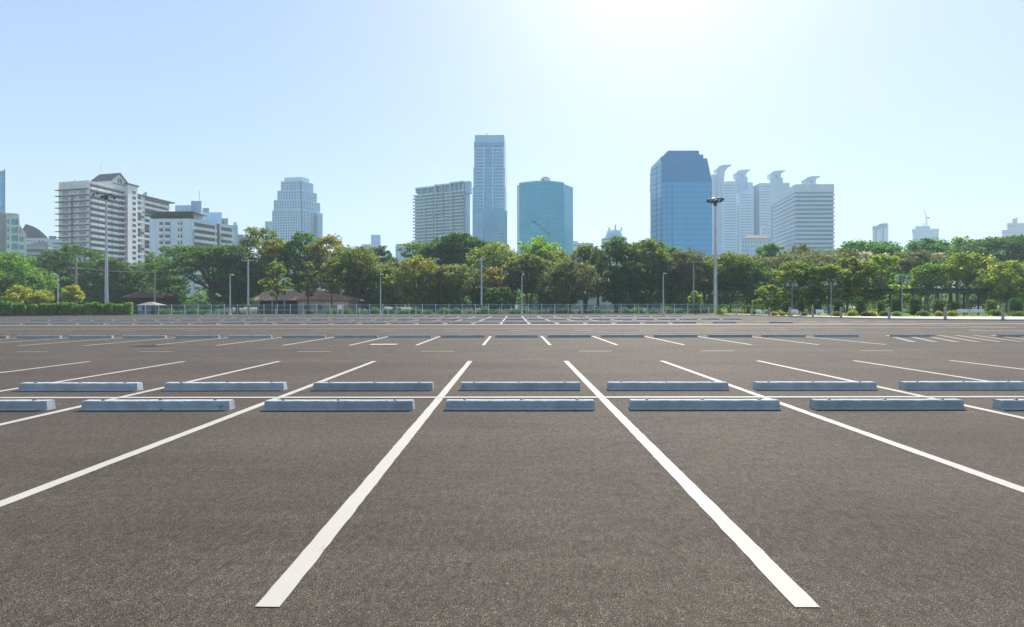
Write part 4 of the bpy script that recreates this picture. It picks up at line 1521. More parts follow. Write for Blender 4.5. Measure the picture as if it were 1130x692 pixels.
# --- grey building with a sloping curved roof
d = 300
b = Bld('curved_roof_building', 'blue grey building with a sail-like sloping dark roof at far left', 38, d)
A = lambda px, py: (X(px, d), Z(px, py, d))
mb = MB(); mb.slab([A(25, 310), A(52.5, 310), A(52.5, 262.5), A(25, 262.5)], d + .5, d + 30, X(52, d) / d); b.part('wall', mb, PALEB)
mb = MB(); mb.slab([A(25, 262.4), A(52.8, 262.4), A(49, 258.5), A(44, 254), A(38, 250.3), A(32, 248.2), A(28.5, 247.2), A(25, 253)], d, d + 30, X(52, d) / d)
b.part('roof', mb, SLATE)
f = Face(pt(25, d + .5), pt(52.5, d + .5))
b.boxes('window', f, [(x, x + 2.4, y, y + 1.8) for y in rows(265, 285, 4) for x in rows(26, 51, 4)], GBLUE)

# --- low balcony block and pale slab left of the apartments
d = 205
b = Bld('low_balcony_block', 'low grey block with long balcony bands left of the tall apartments', 42, d)
A = lambda px, py: (X(px, d), Z(px, py, d))
f = Face(pt(29.5, d), pt(57, d))
b.prism('wall', [tuple(f.p), tuple(f.q), back(f.q, 14), back(f.p, 14)], 0, f.z(40, 271), GREYW)
b.boxes('balcony', f, [(29.5, 57, y, y + 3) for y in (272.5, 278.6, 284.7)], BEIGE, .0, 1.4)
b.boxes('window', f, [(30.5, 56, y, y + 2.4) for y in (275.9, 282)], GDARK)
mb = MB(); mb.slab([A(29.5, 270.9), A(52, 270.9), A(52, 267.6), A(46, 266), A(36, 267.5)], d + .4, d + 9, X(52, d) / d); b.part('roof', mb, GREYW)
d = 250
b = Bld('pale_slab', 'plain pale blue grey slab just left of the tall apartments', 57, d)
f = Face(pt(50, d), pt(66, d))
b.prism('wall', [tuple(f.p), tuple(f.q), back(f.q, 16), back(f.p, 16)], 0, f.z(58, 264), PALEB)
b.prism('penthouse', [pt(54, d + 3), pt(62, d + 3), pt(62, d + 10), pt(54, d + 10)], f.z(58, 263.9), f.z(58, 259.5), GREYW)
b.boxes('window', f, [(59 + i * 2.2, 60.2 + i * 2.2, y, y + 1.6) for i in range(3) for y in (268, 272, 276, 280)], GDARK)

# --- tall apartments with balconies
C, E = pt(98, 230), pt(190, 274)
b = Bld('balcony_apartments', 'tall cream apartment block with jutting brown floor ledges, gabled penthouse and long balconies', 110, 245)
f1 = Face(pt(65, 233.5), C)
f2 = Face(C, E)
flh = 2.94
ztop = f1.z(95, 201.8)
s_st0, s_st1 = f2.s(137.5), f2.s(148.5)
Lf = f2.pt(s_st1, -2.0)
Ein = f2.pt(f2.L, -2.0)
wl = [tuple(f1.p), C, tuple(f2.pt(s_st1)), tuple(Lf), tuple(Ein), back(tuple(Ein), 14), back(tuple(f1.p), 40)]
b.prism('wall', wl, 0, ztop, CREAM)
mb = MB()
f1.box(mb, 0.3, f1.L, ztop, ztop + 1.2, -.4, .02); f2.box(mb, .02, s_st0, ztop, ztop + .9, -.4, .5)
f1.box(mb, f1.L * .55, f1.L * .58, ztop - 4, ztop + 1.8, .03, .5)
b.part('parapet', mb, CREAM)
nfl = int(ztop / flh)
led, bal, win, bw, dk = [], [], [], [], []
for k in range(6, nfl):
    z = ztop - (k - 5) * flh
    if z < 12: break
    mb = MB(); f1.box(mb, -1.0, f1.L + .9, z - .28, z, .02, 1.2); b.part('ledge', mb, LEDGE)
    if k > 6:
        for q0, q1 in ((69.3, 75.6), (87.6, 94.8)):
            mb = MB(); f1.box(mb, f1.s(q0), f1.s(q1), z + 1.0, z + 2.3, -.3, .05); w_ = b.part('window', mb, GBLUE)
            mb = MB(); f1.box(mb, (f1.s(q0) + f1.s(q1)) / 2 - .06, (f1.s(q0) + f1.s(q1)) / 2 + .06, z + 1.0, z + 2.3, .05, .1); b.part('frame', mb, CREAM, w_)
            mb = MB(); f1.box(mb, f1.s(q0) - .2, f1.s(q1) + .2, z + .82, z + .95, .0, .25); b.part('sill', mb, WHITE, w_)
        mb = MB(); f1.box(mb, f1.s(82.5), f1.s(84), z + 1.2, z + 2.1, -.3, .05); b.part('window', mb, GDARK)
    # long balcony front, its deep shade put into the dark door glass behind
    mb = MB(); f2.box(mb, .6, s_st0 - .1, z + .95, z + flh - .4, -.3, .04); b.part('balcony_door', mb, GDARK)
    for q in range(5):
        s0 = .4 + q * (s_st0 - .6) / 5
        mb = MB(); f2.box(mb, s0, s0 + (s_st0 - .6) / 5 - .35, z, z + 1.05, .95, 1.12); f2.box(mb, s0, s0 + (s_st0 - .6) / 5 - .2, z - .25, z - .02, .05, 1.6)
        b.part('balcony', mb, WHITE if q % 2 else CREAM)
    mb = MB(); f2.box(mb, s_st0 - 3.0, s_st0 - .1, z - .34, z - .08, .05, 2.3); b.part('balcony_slab', mb, LEDGE)
mb = MB(); f1.box(mb, f1.s(78.4), f1.s(81.3), 8, ztop - 6, -.3, .03); b.part('duct_recess', mb, GDARK)
zs = ztop + 3.5
mb = MB(); f2.box(mb, s_st0, s_st1, 0, zs, -1, 2.2); b.part('stair_tower', mb, WHITE)
st = Face(f2.pt(s_st0, 2.2), f2.pt(s_st1, 2.2))
for k in range(16):
    z = zs - 4.2 - k * flh
    mb = MB(); st.box(mb, st.L * .48, st.L * .8, z, z + 1.5, -.2, .05); b.part('stair_window', mb, GDARK)
mb = MB(); f2.box(mb, s_st0 - .5, s_st1 + .5, zs + .02, zs + .7, -1.3, 2.7); b.part('stair_roof', mb, SLATE)
f3 = Face(Lf, Ein)
zr = ztop - 0.2
for k in range(15):
    z = zr - (k + 1) * flh
    if z < 15: break
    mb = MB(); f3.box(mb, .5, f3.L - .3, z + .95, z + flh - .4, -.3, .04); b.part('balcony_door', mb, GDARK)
    for q in range(4):
        s0 = 1 + q * (f3.L - 1.2) / 4
        mb = MB(); f3.box(mb, s0, s0 + (f3.L - 1.2) / 4 - .3, z, z + 1.0, 1.2, 1.35); f3.box(mb, s0, s0 + (f3.L - 1.2) / 4 - .1, z - .25, z - .02, .05, 1.8)
        b.part('balcony', mb, WHITE if k < 3 else LEDGE if (q + k) % 3 == 0 else CREAM)
mb = MB(); f3.box(mb, -1, f3.L + 1.6, zr, zr + .5, -8, 2.6); b.part('roof_slab', mb, LEDGE)
mb = MB(); f3.box(mb, 4.6, 6.6, 14, zr - .1, .05, 1.0); b.part('pier', mb, PALEB)
# gabled penthouse
zz0, zz1, zz2 = ztop + .02, ztop + 4.2, ztop + 8.4
S0, S1, O0, O1 = 10.5, 18.5, -12.0, .4
q = lambda s_, o_, z_: (*f2.pt(s_, o_), z_)
mb = MB(); mb.prism([tuple(f2.pt(S0, O0)), tuple(f2.pt(S0, O1)), tuple(f2.pt(S1, O1)), tuple(f2.pt(S1, O0))], zz0, zz1)
SM = (S0 + S1) / 2
mb.poly([q(S0, O1, zz1), q(S1, O1, zz1), q(SM, O1, zz2)]); mb.poly([q(S1, O0, zz1), q(S0, O0, zz1), q(SM, O0, zz2)])
pent = b.part('penthouse', mb, CREAM)
mb = MB()
for sg, se in ((-1, S0), (1, S1)):
    r_ = [q(se + sg * .7, O1 + .7, zz1 - .6), q(SM, O1 + .7, zz2 + .15), q(SM, O0 - .7, zz2 + .15), q(se + sg * .7, O0 - .7, zz1 - .6)]
    if sg < 0: r_ = r_[::-1]
    mb.hexa([*r_, *[(x_, y_, z_ + .35) for x_, y_, z_ in r_]])
b.part('roof', mb, SLATE, pent)
g0 = Face(f2.pt(S0, O1), f2.pt(S1, O1))
for u in (.40, .56):
    mb = MB(); g0.box(mb, g0.L * u, g0.L * (u + .1), zz0 + 3.4, zz0 + 6.0, -.2, .05); b.part('window', mb, GDARK, pent)
mb = MB(); g0.box(mb, g0.L * .1, g0.L * .9, zz1 - 1.6, zz1 - 1.2, -.2, .3); b.part('ledge', mb, LEDGE, pent)
mb = MB(); mm = f2.pt(8, -3); mb.tube([(*mm, zz2), (*mm, zz2 + 4)], .08, 6); b.part('mast', mb, M['galv'], pent)
dsh = f2.pt(f2.L * .72, -4)
mb = MB()
mb.tube([(dsh[0], dsh[1], zr), (dsh[0], dsh[1], zr + 1.6)], .12, 6)
mb.tube([(dsh[0], dsh[1] + .3, zr + 2.2), (dsh[0], dsh[1] - .1, zr + 2.2), (dsh[0] - .1, dsh[1] - .5, zr + 2.4)], [.3, 1.1, 1.5], 12)
b.part('satellite_dish', mb, M['galv'])

# --- white flats with a roof garden
d = 210
C, E, Lq = pt(211.5, d), pt(257, 228), pt(165, d)
b = Bld('roof_garden_flats', 'pale blue white flats with small dark windows and a planted roof garden', 205, d)
f1, f2 = Face(Lq, C), Face(C, E)
zt = f1.z(190, 241.3)
b.prism('wall', [Lq, C, E, back(E, 14), back(Lq, 22)], 0, zt, PALEB)
for k in range(13):
    y = 245.2 + 7.05 * k
    for q0, q1 in ((176, 180.2), (182.2, 188.2), (196.6, 201.2)):
        mb = MB(); f1.pbox(mb, q0, q1, y, y + 3.2); w_ = b.part('window', mb, GDARK)
        mb = MB(); f1.pbox(mb, q0 - .4, q1 + .4, y + 3.9, y + 5.8, .0, .7); b.part('sill', mb, WHITE, w_)
    z = f2.z(214, 246 + 7.05 * k - 1.5)
    mb = MB(); f2.box(mb, 1.2, f2.L * .55, z - 2.2, z - .35, -.3, .04); b.part('balcony_door', mb, GDARK)
    mb = MB(); f2.box(mb, f2.L * .70, f2.L - .5, z - 2.2, z - .35, -.3, .04); b.part('balcony_door', mb, GDARK)
    mb = MB(); f2.box(mb, .9, f2.L * .56, z - 3.35, z - 2.25, 1.0, 1.2); f2.box(mb, .9, f2.L * .56, z - 3.6, z - 3.36, .0, 1.3); b.part('balcony', mb, WHITE)
    mb = MB(); f2.box(mb, f2.L * .69, f2.L + .4, z - 3.35, z - 2.25, 1.0, 1.2); f2.box(mb, f2.L * .69, f2.L + .4, z - 3.6, z - 3.36, .0, 1.3); b.part('balcony', mb, WHITE)
mb = MB(); f2.box(mb, f2.L * .585, f2.L * .66, 4, zt - .5, -.3, .05); b.part('stair_recess', mb, LEDGE)
mb = MB(); f1.box(mb, f1.L * .72, f1.L * .74, 4, zt - .3, .02, .3); b.part('downpipe', mb, WHITE)
mb = MB(); f1.box(mb, -2.5, f1.L + 1.4, zt + 2.7, zt + 3.1, -9, .8); b.part('roof_canopy', mb, SLATE)
mb = MB(); f1.box(mb, .5, f1.L - .2, zt + .02, zt + 2.6, -8, -1.5); b.part('roof_storey', mb, GREYW)
lr = np.random.default_rng(31)
n = 2500
s_ = lr.uniform(0.3, f1.L, n)
gp = np.stack([f1.p[0] + f1.t[0] * s_ - b.base[0], f1.p[1] + f1.t[1] * s_ - b.base[1] + lr.uniform(.2, 1.3, n), zt + .1 + np.abs(lr.normal(size=n)) * 1.0], 1)
leaf_quads('roof_garden', gp, 0.3, lr, LEAF['topiary'], b.o)
def pxbox(b, name, px0, px1, py0, py1, d, depth, mat, parent=None):
    mb = MB(); k = 0.92 * b.base[0] / b.base[1] * depth
    mb.prism([(X(px0, d), d), (X(px1, d), d), (X(px1, d) + k, d + depth), (X(px0, d) + k, d + depth)], max(0, Z((px0 + px1) / 2, py1, d)), Z((px0 + px1) / 2, py0, d))
    return b.part(name, mb, mat, parent)
pxbox(b, 'penthouse', 193.5, 212, 226.5, 233.2, 218, 10, PALEB)
pr = pxbox(b, 'plant_room', 211, 222.6, 221.8, 234, 217, 9, STEPW)
mb = MB(); q = P(220, 222, 220); mb.tube([q, (q[0], q[1], q[2] + 5)], .1, 6); b.part('mast', mb, M['galv'], pr)
pxbox(b, 'rear_block', 222.7, 245, 234.4, 250, 231, 9, STEPW)
pxbox(b, 'water_tank', 223.5, 231, 229.5, 234.4, 232, 5, GREYW)
pxbox(b, 'rear_block', 244.9, 252, 241, 252, 233, 8, GREYW)

# --- slim blue towers behind
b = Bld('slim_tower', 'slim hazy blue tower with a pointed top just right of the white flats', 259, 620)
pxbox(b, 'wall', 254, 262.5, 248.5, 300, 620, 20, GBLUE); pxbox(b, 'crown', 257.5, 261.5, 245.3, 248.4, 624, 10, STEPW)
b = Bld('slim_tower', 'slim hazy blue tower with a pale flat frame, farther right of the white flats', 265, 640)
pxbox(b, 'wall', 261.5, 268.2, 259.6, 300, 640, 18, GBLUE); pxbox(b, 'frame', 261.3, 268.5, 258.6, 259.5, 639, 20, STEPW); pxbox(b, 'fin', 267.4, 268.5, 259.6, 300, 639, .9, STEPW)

# --- stepped grey tower
d = 520
b = Bld('stepped_tower', 'pale blue grey tower stepping back in tiers towards a flat cap', 325, d)
def tier(px0, pc, px1, dl, dc, dr, y0, y1c, name, win=True):
    L_, C_, R_ = pt(px0, dl), pt(pc, dc), pt(px1, dr)
    zt_, zb_ = Z(pc, y0, dc), Z(pc, y1c, dc)
    b.prism(name, [L_, C_, R_, back(R_, 12), back(L_, 24)], zb_, zt_, STEPW)
    return Face(L_, C_), Face(C_, R_), zb_, zt_
tiers = [(300.5, 334.6, 356, 523, 520, 541, 231.5, 320, 12), (302.3, 334.2, 353.6, 524.5, 521.5, 541, 220, 231.4, 11),
         (306.3, 333.8, 350, 526, 523, 540, 209.6, 219.9, 9), (310.2, 333.4, 346, 527.5, 524.5, 539, 199.3, 209.5, 8)]
small, vert = [], []
for (a0, a1, a2, dl, dc, dr, y0, y1, nw) in tiers:
    fa, fb, zb_, zt_ = tier(a0, a1, a2, dl, dc, dr, y0, y1, 'tier')
    z = zt_ - 3.4
    while z > max(zb_, 55):
        for i in range(nw):
            s0 = fa.L * (i + .28) / (nw + .2)
            small.append((fa, s0, s0 + fa.L / nw * .52, z, z + 1.75))
        for i in range(6):
            s0 = fb.L * (i + .3) / 6.3
            small.append((fb, s0, s0 + fb.L / 6 * .4, z, z + 1.5))
        z -= 2.95
    mb = MB(); fa.box(mb, fa.L - 2.6, fa.L - .3, max(zb_, 40), zt_ - .6, -.2, .12); b.part('corner_glazing', mb, GBLUE)
for q in small[:99]:
    mb = MB(); q[0].box(mb, *q[1:], -.2, .06); b.part('window', mb, GBLUE)
mb = MB()
for q in small[99:]:
    q[0].box(mb, *q[1:], -.2, .06)
b.part('window', mb, GBLUE)['kind'] = 'stuff'
L_, C_, R_ = pt(314, 529), pt(333, 526), pt(341.5, 536)
b.prism('cap', [L_, C_, R_, back(R_, 8), back(L_, 14)], Z(330, 199.4, 526), Z(330, 195.2, 526), PALEB)
pxbox(b, 'side_wing', 292.6, 300.4, 244.3, 320, 526, 20, STEPW)
fin = Face(pt(348.6, 533.6), pt(349.4, 534.4))
pxbox(b, 'side_fin', 349.0, 350.0, 235, 320, 530, 4, GBLUE)
pxbox(b, 'side_wing', 350.1, 356.2, 235.8, 320, 531, 20, STEPW)

# --- small blocks on the skyline
b = Bld('small_block', 'small pale blue pair of stacked blocks on the skyline right of the stepped tower', 410, 520)
pxbox(b, 'lower_block', 399, 413, 269.5, 300, 520, 20, PALEB); pxbox(b, 'upper_block', 409.5, 420, 259.2, 300, 541, 16, STEPW)
b.boxes('window', Face(pt(399, 520), pt(413, 520)), [(400 + i * 2.4, 401.4 + i * 2.4, y, y + 1.2) for i in range(5) for y in (272, 275)], GBLUE)
b = Bld('small_block', 'small pale flat block with a railed roof left of the slab of apartments', 446, 450)
pxbox(b, 'wall', 436.5, 455.5, 271, 300, 450, 20, PALEB)
pxbox(b, 'roof_rail', 437, 456, 269.3, 269.9, 450.5, 18, STEPW)
for i in range(7):
    pxbox(b, 'rail_post', 437.5 + i * 2.9, 437.9 + i * 2.9, 269.9, 271, 450.6, .4, STEPW)
b.boxes('window', Face(pt(436.5, 450), pt(455.5, 450)), [(437.5 + i * 3, 439.4 + i * 3, y, y + 1.1) for i in range(6) for y in (273, 276)], GBLUE)

# --- slab of apartments
d = 400
b = Bld('slab_apartments', 'broad blue grey slab of apartments with beige bands and piers and a ragged roofline', 488, d)
L_, C_, R_ = pt(458.2, 418), pt(513.6, 400), pt(518.3, 407)
f1, f2 = Face(L_, C_), Face(C_, R_)
APT = glass('apartment_glass', (0.16, 0.30, 0.40), metallic=0.2, rough=0.25)
zt = f1.z(500, 212)
b.prism('wall', [L_, C_, R_, back(R_, 14), back(L_, 18)], 0, zt, APT)
z = zt - .7
k = 0
BEIG2 = paint('beige_band', (0.52, 0.64, 0.70), 0.8, 0.08, 0.15)
while z > 38:
    mb = MB()
    for q in range(5):
        f1.box(mb, f1.L * q / 5 + .3 - (1.6 if q == 0 else 0), f1.L * (q + 1) / 5 - .5, z, z + 1.15, .2, 1.7 if (q + k) % 3 else 1.2)
    b.part('balcony_band', mb, BEIG2)
    z -= 2.85; k += 1
for q0, q1, ya, yb in ((468.6, 470.2, 218, 300), (481.5, 482.3, 204, 300), (498, 499.6, 212, 300), (488.5, 489.3, 206, 240), (509.5, 510.5, 214, 300)):
    mb = MB(); f1.pbox(mb, q0, q1, ya, yb, .0, 1.95); b.part('pier', mb, BEIGE)
mb = MB(); f2.box(mb, .2, f2.L, 0, zt + 7.2, -.2, .5); b.part('end_wall', mb, STEPW)
for q0, q1, ya in ((459.5, 480, 207), (480.5, 497, 204), (497.5, 511.5, 201.2)):
    mb = MB(); f1.pbox(mb, q0, q1, ya + 1.2, 213, -6, -1.2); b.part('roof_storey', mb, APT)
    mb = MB(); f1.pbox(mb, q0 - .8, q1 + .4, ya - .8, ya + 1.0, -6.5, .5); b.part('roof_frame', mb, BEIG2)
    for j in range(4):
        x_ = q0 + (q1 - q0) * j / 3
        mb = MB(); f1.pbox(mb, x_ - .3, x_ + .3, ya + 1.0, 213, -1.1, .45)
        b.part('roof_post', mb, BEIG2)
mb = MB(); f1.pbox(mb, 513, 517.9, 199.8, 213, -5, -.5); b.part('roof_storey', mb, STEPW)

# --- tallest tower
d = 470
b = Bld('tallest_tower', 'tallest tower in the skyline, slim blue glass with a pale grid and banded grey crown', 540, d)
GT = glass('tower_blue_glass', (0.14, 0.34, 0.50), metallic=0.3, rough=0.15)
FR = paint('tower_frame', (0.50, 0.67, 0.80), 0.6, 0.06, 0.1)
secs = [(521.6, 557.6, 559.6, 206.5, 340), (522.6, 557.0, 559.2, 184.5, 206.3), (523.4, 556.6, 558.8, 156, 184.3)]
for i, (a0, a1, a2, y0, y1) in enumerate(secs):
    dd = d + i * 1.2
    L_, C_, R_ = pt(a0, dd), pt(a1, dd), pt(a2, dd + 22)
    zb, zt = max(0, Z(540, y1, dd)), Z(540, y0, dd)
    b.prism('wall', [L_, C_, R_, back(L_, 24)], zb, zt, GT)
    f1, f2 = Face(L_, C_), Face(C_, R_)
    mb = MB()
    for q in (0, .32, .60, .965):
        f1.box(mb, f1.L * q, f1.L * q + 1.1, max(zb, Z(540, 233.5, dd)), zt - .3, .0, .5)
    f1.box(mb, 0, f1.L, zt - 1.3, zt - .35, .0, .6)
    b.part('pier', mb, FR)
    z = zt - 4.6
    while z > max(zb + .4, Z(540, 233, dd)):
        mb = MB()
        f1.box(mb, 1.2, f1.L * .32 - .1, z, z + .85, -.1, .35); f1.box(mb, f1.L * .60 + 1.2, f1.L * .965 - .1, z, z + .85, -.1, .35)
        b.part('floor_band', mb, FR)
        mb = MB(); f1.box(mb, f1.L * .32 + 1.2, f1.L * .6 - .1, z + .2, z + .5, -.1, .15); b.part('floor_band', mb, STEPW)
        z -= 3.25
    mb = MB(); f2.box(mb, .4, f2.L, zb, zt - .2, .0, .4); b.part('side_wall', mb, FR)
zc = Z(540, 156, d)
c0 = [pt(524.3, 474), pt(556.8, 474), pt(558.4, 492), pt(528, 496)]
mb = MB(); mb.prism([pt(523.2, 472), pt(557, 472), pt(559, 494), pt(526, 498)], Z(540, 163.2, 472), Z(540, 162.2, 472)); b.part('crown_band', mb, FR)
b.prism('crown', c0, zc + .1, Z(540, 149, 474), STEPW)
mb = MB(); fc = Face(pt(523.4, 471.7), pt(556.6, 471.7)); fc.pbox(mb, 523.6, 556.4, 157, 161.6, .0, .3); b.part('crown_window', mb, GT)
mb = MB(); q = P(537, 149, 480); mb.tube([q, (q[0], q[1], q[2] + 1.6)], .5, 6); b.part('vent', mb, GREYW)
LG = glass('annex_glass', (0.10, 0.28, 0.38), (0.25, 0.42, 0.5), 3.3, 5.0, 0.16, 0.06, metallic=0.3)
b.prism('glass_annex', [pt(542, d - 8), pt(559.8, d - 8), pt(560, d - .6), pt(542, d - .6)], 0, Z(550, 232.5, d - 8), LG)
mb = MB(); fl = Face(pt(521.8, d), pt(541.5, d)); fl.pbox(mb, 522, 533, 236, 300, .0, .3); b.part('lower_cladding', mb, STEPW)

# --- teal glass drum tower
d = 350
b = Bld('teal_glass_tower', 'broad teal glass tower with a bowed front and a stepped notch line', 602, d)
TB = glass('teal_curtain_wall', (0.09, 0.38, 0.50), (0.07, 0.32, 0.43), 3.6, 0, 0.10, 0.05, rough=0.18, metallic=0.35, var=0.10)
TB2 = glass('teal_curtain_wall_light', (0.15, 0.45, 0.58), (0.12, 0.38, 0.50), 3.6, 0, 0.10, 0.05, rough=0.18, metallic=0.35, var=0.08)
front = []
for i in range(11):
    u = i / 10
    px = 573.2 + (622.4 - 573.2) * u
    front.append(pt(px, d + 5.5 * (2 * u - 1.05) ** 2))
L0 = front[0]
zs_ = Z(600, 200.2, d)
b.prism('wall', front + [back(front[-1], 30), back(front[0], 30)], 0, zs_, TB)
rf = [front[-1], pt(632.6, d + 16)]
b.prism('side_facet', [tuple(np.array(front[-1]) + (0.15, 0.2)), rf[1], back(rf[1], 20), back(front[-1], 32)], 0, zs_ - .6, TB2)
b.prism('end_strip', [pt(570.8, d + 7.5), (L0[0] - .05, L0[1] - .1), (L0[0] - .05, L0[1] + 8), back(pt(570.8, d + 7.5), 20)], 0, zs_ - 1.0, PALEB)
mb = MB()
for i in range(10):
    a_, c_ = np.array(front[i]), np.array(front[i + 1]); Face(a_, c_).box(mb, -.02, np.linalg.norm(c_ - a_) + .02, zs_ - .9, zs_ + .5, -.5, .2)
b.part('parapet', mb, TB2)
tank = pxbox(b, 'roof_house', 597, 607.5, 196.4, 200.6, d + 8, 8, WHITE)
pxbox(b, 'roof_house', 599.5, 605, 195.2, 196.3, d + 9, 6, GREYW)
pxbox(b, 'vent', 599, 600.4, 197.4, 199.6, d + 7.7, .25, GDARK, tank)
fn = Face(pt(573.2, d - .25), pt(622.4, d - .25))
for i, (x_, y_) in enumerate(((586.5, 243.5), (591.5, 247.8), (596.5, 252), (601.5, 256.3))):
    mb = MB(); fn.pbox(mb, x_, x_ + 5.4, y_, y_ + 1.0, -1.2, .0); fn.pbox(mb, x_ + 4.8, x_ + 5.5, y_ + .95, y_ + 4.6, -1.2, .0); b.part('notch', mb, GBLUE)

b = Bld('flat_pale_block', 'low pale flat roofed block on the skyline right of the teal glass tower', 645, 460)
pxbox(b, 'wall', 630, 655, 268, 300, 460, 20, WHITE); pxbox(b, 'roof_room', 632, 638, 266, 268, 462, 10, PALEB); pxbox(b, 'band', 630.2, 655, 270.3, 271.2, 459.7, .25, GBLUE)
b = Bld('pale_low_building', 'low whitish building glimpsed between trunks right of centre', 660, 185)
pxbox(b, 'wall', 618, 692, 308, 342, 168, 2.5, WHITE)
b.boxes('window_band', Face(pt(618, 168), pt(692, 168)), [(619, 691, y, y + 3) for y in (311, 318, 325)], GBLUE)

# --- round tower with spikes
d = 500
b = Bld('spiked_round_tower', 'round tiered pale tower crowned with three spikes', 681, d)
cx_ = X(681, d)
def ringpts(r, n=20): return [(cx_ + r * math.cos(2 * math.pi * i / n), d + 15 + r * math.sin(2 * math.pi * i / n)) for i in range(n)]
b.prism('drum', ringpts(13.6), 0, Z(681, 261, d), PALEB)
for y in rows(262.5, 285, 3.2):
    b.prism('window_band', ringpts(13.75), Z(681, y + 1.5, d), Z(681, y, d), GBLUE)
b.prism('upper_drum', ringpts(10.2), Z(681, 260.9, d), Z(681, 256, d), STEPW, ringpts(8.5))
b.prism('crown', ringpts(7.8), Z(681, 255.9, d), Z(681, 252.5, d), PALEB)
for sx, y in ((-6.6, 248.5), (0, 245.5), (6.6, 248.5)):
    mb = MB(); mb.tube([(cx_ + sx, d + 8, Z(681, 253, d)), (cx_ + sx, d + 8, Z(681, y + 2, d)), (cx_ + sx, d + 8, Z(681, y, d))], [1.0, .8, .1], 6); b.part('spike', mb, STEPW)

# --- dark blue tower
d = 330
b = Bld('dark_blue_tower', 'large dark blue glass tower with sloped shoulders and a pale faceted left side', 755, d)
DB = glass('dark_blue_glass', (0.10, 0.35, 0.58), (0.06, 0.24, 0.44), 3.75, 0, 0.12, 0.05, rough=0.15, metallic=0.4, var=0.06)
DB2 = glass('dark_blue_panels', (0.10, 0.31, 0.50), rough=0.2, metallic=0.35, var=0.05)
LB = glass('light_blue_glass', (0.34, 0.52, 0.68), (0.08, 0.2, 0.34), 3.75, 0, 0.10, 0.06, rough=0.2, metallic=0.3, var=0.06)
Lc, Cc, Rc = pt(718.6, d + 12), pt(731.2, d), pt(786, d)
zsh = Z(760, 200.3, d)
bk = 34
b.prism('wall', [Cc, Rc, (Rc[0] - 4, d + bk), (Cc[0] + 2, d + bk)], 0, zsh, DB)
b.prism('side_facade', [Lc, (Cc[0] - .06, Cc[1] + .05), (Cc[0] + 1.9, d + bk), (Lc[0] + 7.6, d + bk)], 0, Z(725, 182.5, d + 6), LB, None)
A = lambda px, py, dd=d: (X(px, dd), Z(px, py, dd))
# sloped upper face: the front leans back as it rises
def topslab(poly, name, mat, lean=9.0):
    mb = MB(); n = len(poly); v = []
    for px, py in poly:
        x_, z_ = A(px, py); k = (z_ - zsh) / (A(760, 166)[1] - zsh)
        v.append((x_ * (1 + lean * k / d), d + lean * k, H + (z_ - H) * (1 + lean * k / d)))
    k0 = len(mb.v); mb.v += v + [(x_, d + bk - 3, z_) for x_, y_, z_ in v]
    mb.f.append(tuple(range(n))); mb.f.append(tuple(n + i for i in reversed(range(n))))
    for i in range(n):
        j = (i + 1) % n; mb.f.append((j, i, n + i, n + j))
    return b.part(name, mb, mat)
topslab([(731.3, 200.2), (785.9, 200.2), (780.6, 174.8), (776.6, 174.8), (776.2, 170.6), (772, 170.6), (771.4, 166.2), (737.5, 166.2), (733.2, 171), (729.6, 173.4), (729.2, 178.5)], 'sloped_top', DB2)
for dx, w_ in ((736.2, .35), (741.6, .5)):
    fm_ = Face(Cc, Rc); mb = MB(); fm_.pbox(mb, dx, dx + w_, 200.6, 300, .0, .12); b.part('mullion', mb, GDARK)
fs = Face(Lc, Cc)
for k in (.45, .9):
    mb = MB(); fs.box(mb, fs.L * k, fs.L * k + .8, 0, Z(725, 183, d + 6), .0, .15); b.part('side_rib', mb, DB2)
b.prism('rear_shoulder', [pt(717.8, d + 22), pt(720, d + 20), pt(724, d + bk + 6), pt(720, d + bk + 8)], 0, Z(719, 194, d + 22), PALEB)
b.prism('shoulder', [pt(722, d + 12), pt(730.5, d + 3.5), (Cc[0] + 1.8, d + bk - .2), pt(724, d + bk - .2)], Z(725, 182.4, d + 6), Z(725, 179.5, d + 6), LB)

# --- residential towers with curved horns
TW = paint('hazed_tower_white', (0.62, 0.74, 0.86), 0.75, 0.05, 0.06)  # white walls; distance haze and blue shade are put into this colour
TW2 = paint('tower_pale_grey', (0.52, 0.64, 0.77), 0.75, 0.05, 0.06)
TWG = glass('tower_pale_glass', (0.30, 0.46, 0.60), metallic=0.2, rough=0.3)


def horn(b, px0, px1, ytop, ybase, d, lean, depth=9):
    """curved scoop: straight left edge, top sweeping out to the right, concave underneath, with an eye hole made by two legs"""
    A = lambda px, py: (X(px, d), Z(px, py, d))
    w_, h_ = px1 - px0, ybase - ytop
    Q = lambda u, v: A(px0 + w_ * u, ytop + h_ * v)
    out = [Q(0, .66), Q(.72, .66), Q(.72, .46), Q(.78, .33), Q(.88, .22), Q(1, .13), Q(1, .0), Q(.7, .0), Q(.45, .03), Q(.25, .09), Q(.1, .19), Q(.0, .36)]
    mb = MB(); mb.slab(out, d, d + depth); b.part('horn', mb, TW2)
    for u0, u1 in ((.0, .30), (.52, .72)):
        mb = MB(); mb.slab([Q(u0, 1.02), Q(u1, 1.02), Q(u1, .655), Q(u0, .655)], d + .3, d + depth - .3)
        b.part('horn_leg', mb, TW)


def striped(b, px0, px1, ytop, d, depth, step=3.0, y1=292, slope=0):
    mb = MB()
    A = lambda px, py: (X(px, d), Z(px, py, d))
    mb.slab([(X(px0, d), 0), (X(px1, d), 0), A(px1, ytop), A(px0, ytop + slope)], d, d + depth); b.part('wall', mb, TW)
    f_ = Face(pt(px0, d), pt(px1, d))
    b.boxes('window_band', f_, [(px0 + .8, px1 - .8, y, y + step * .42) for y in rows(ytop + slope + 3, y1, step)], TWG)


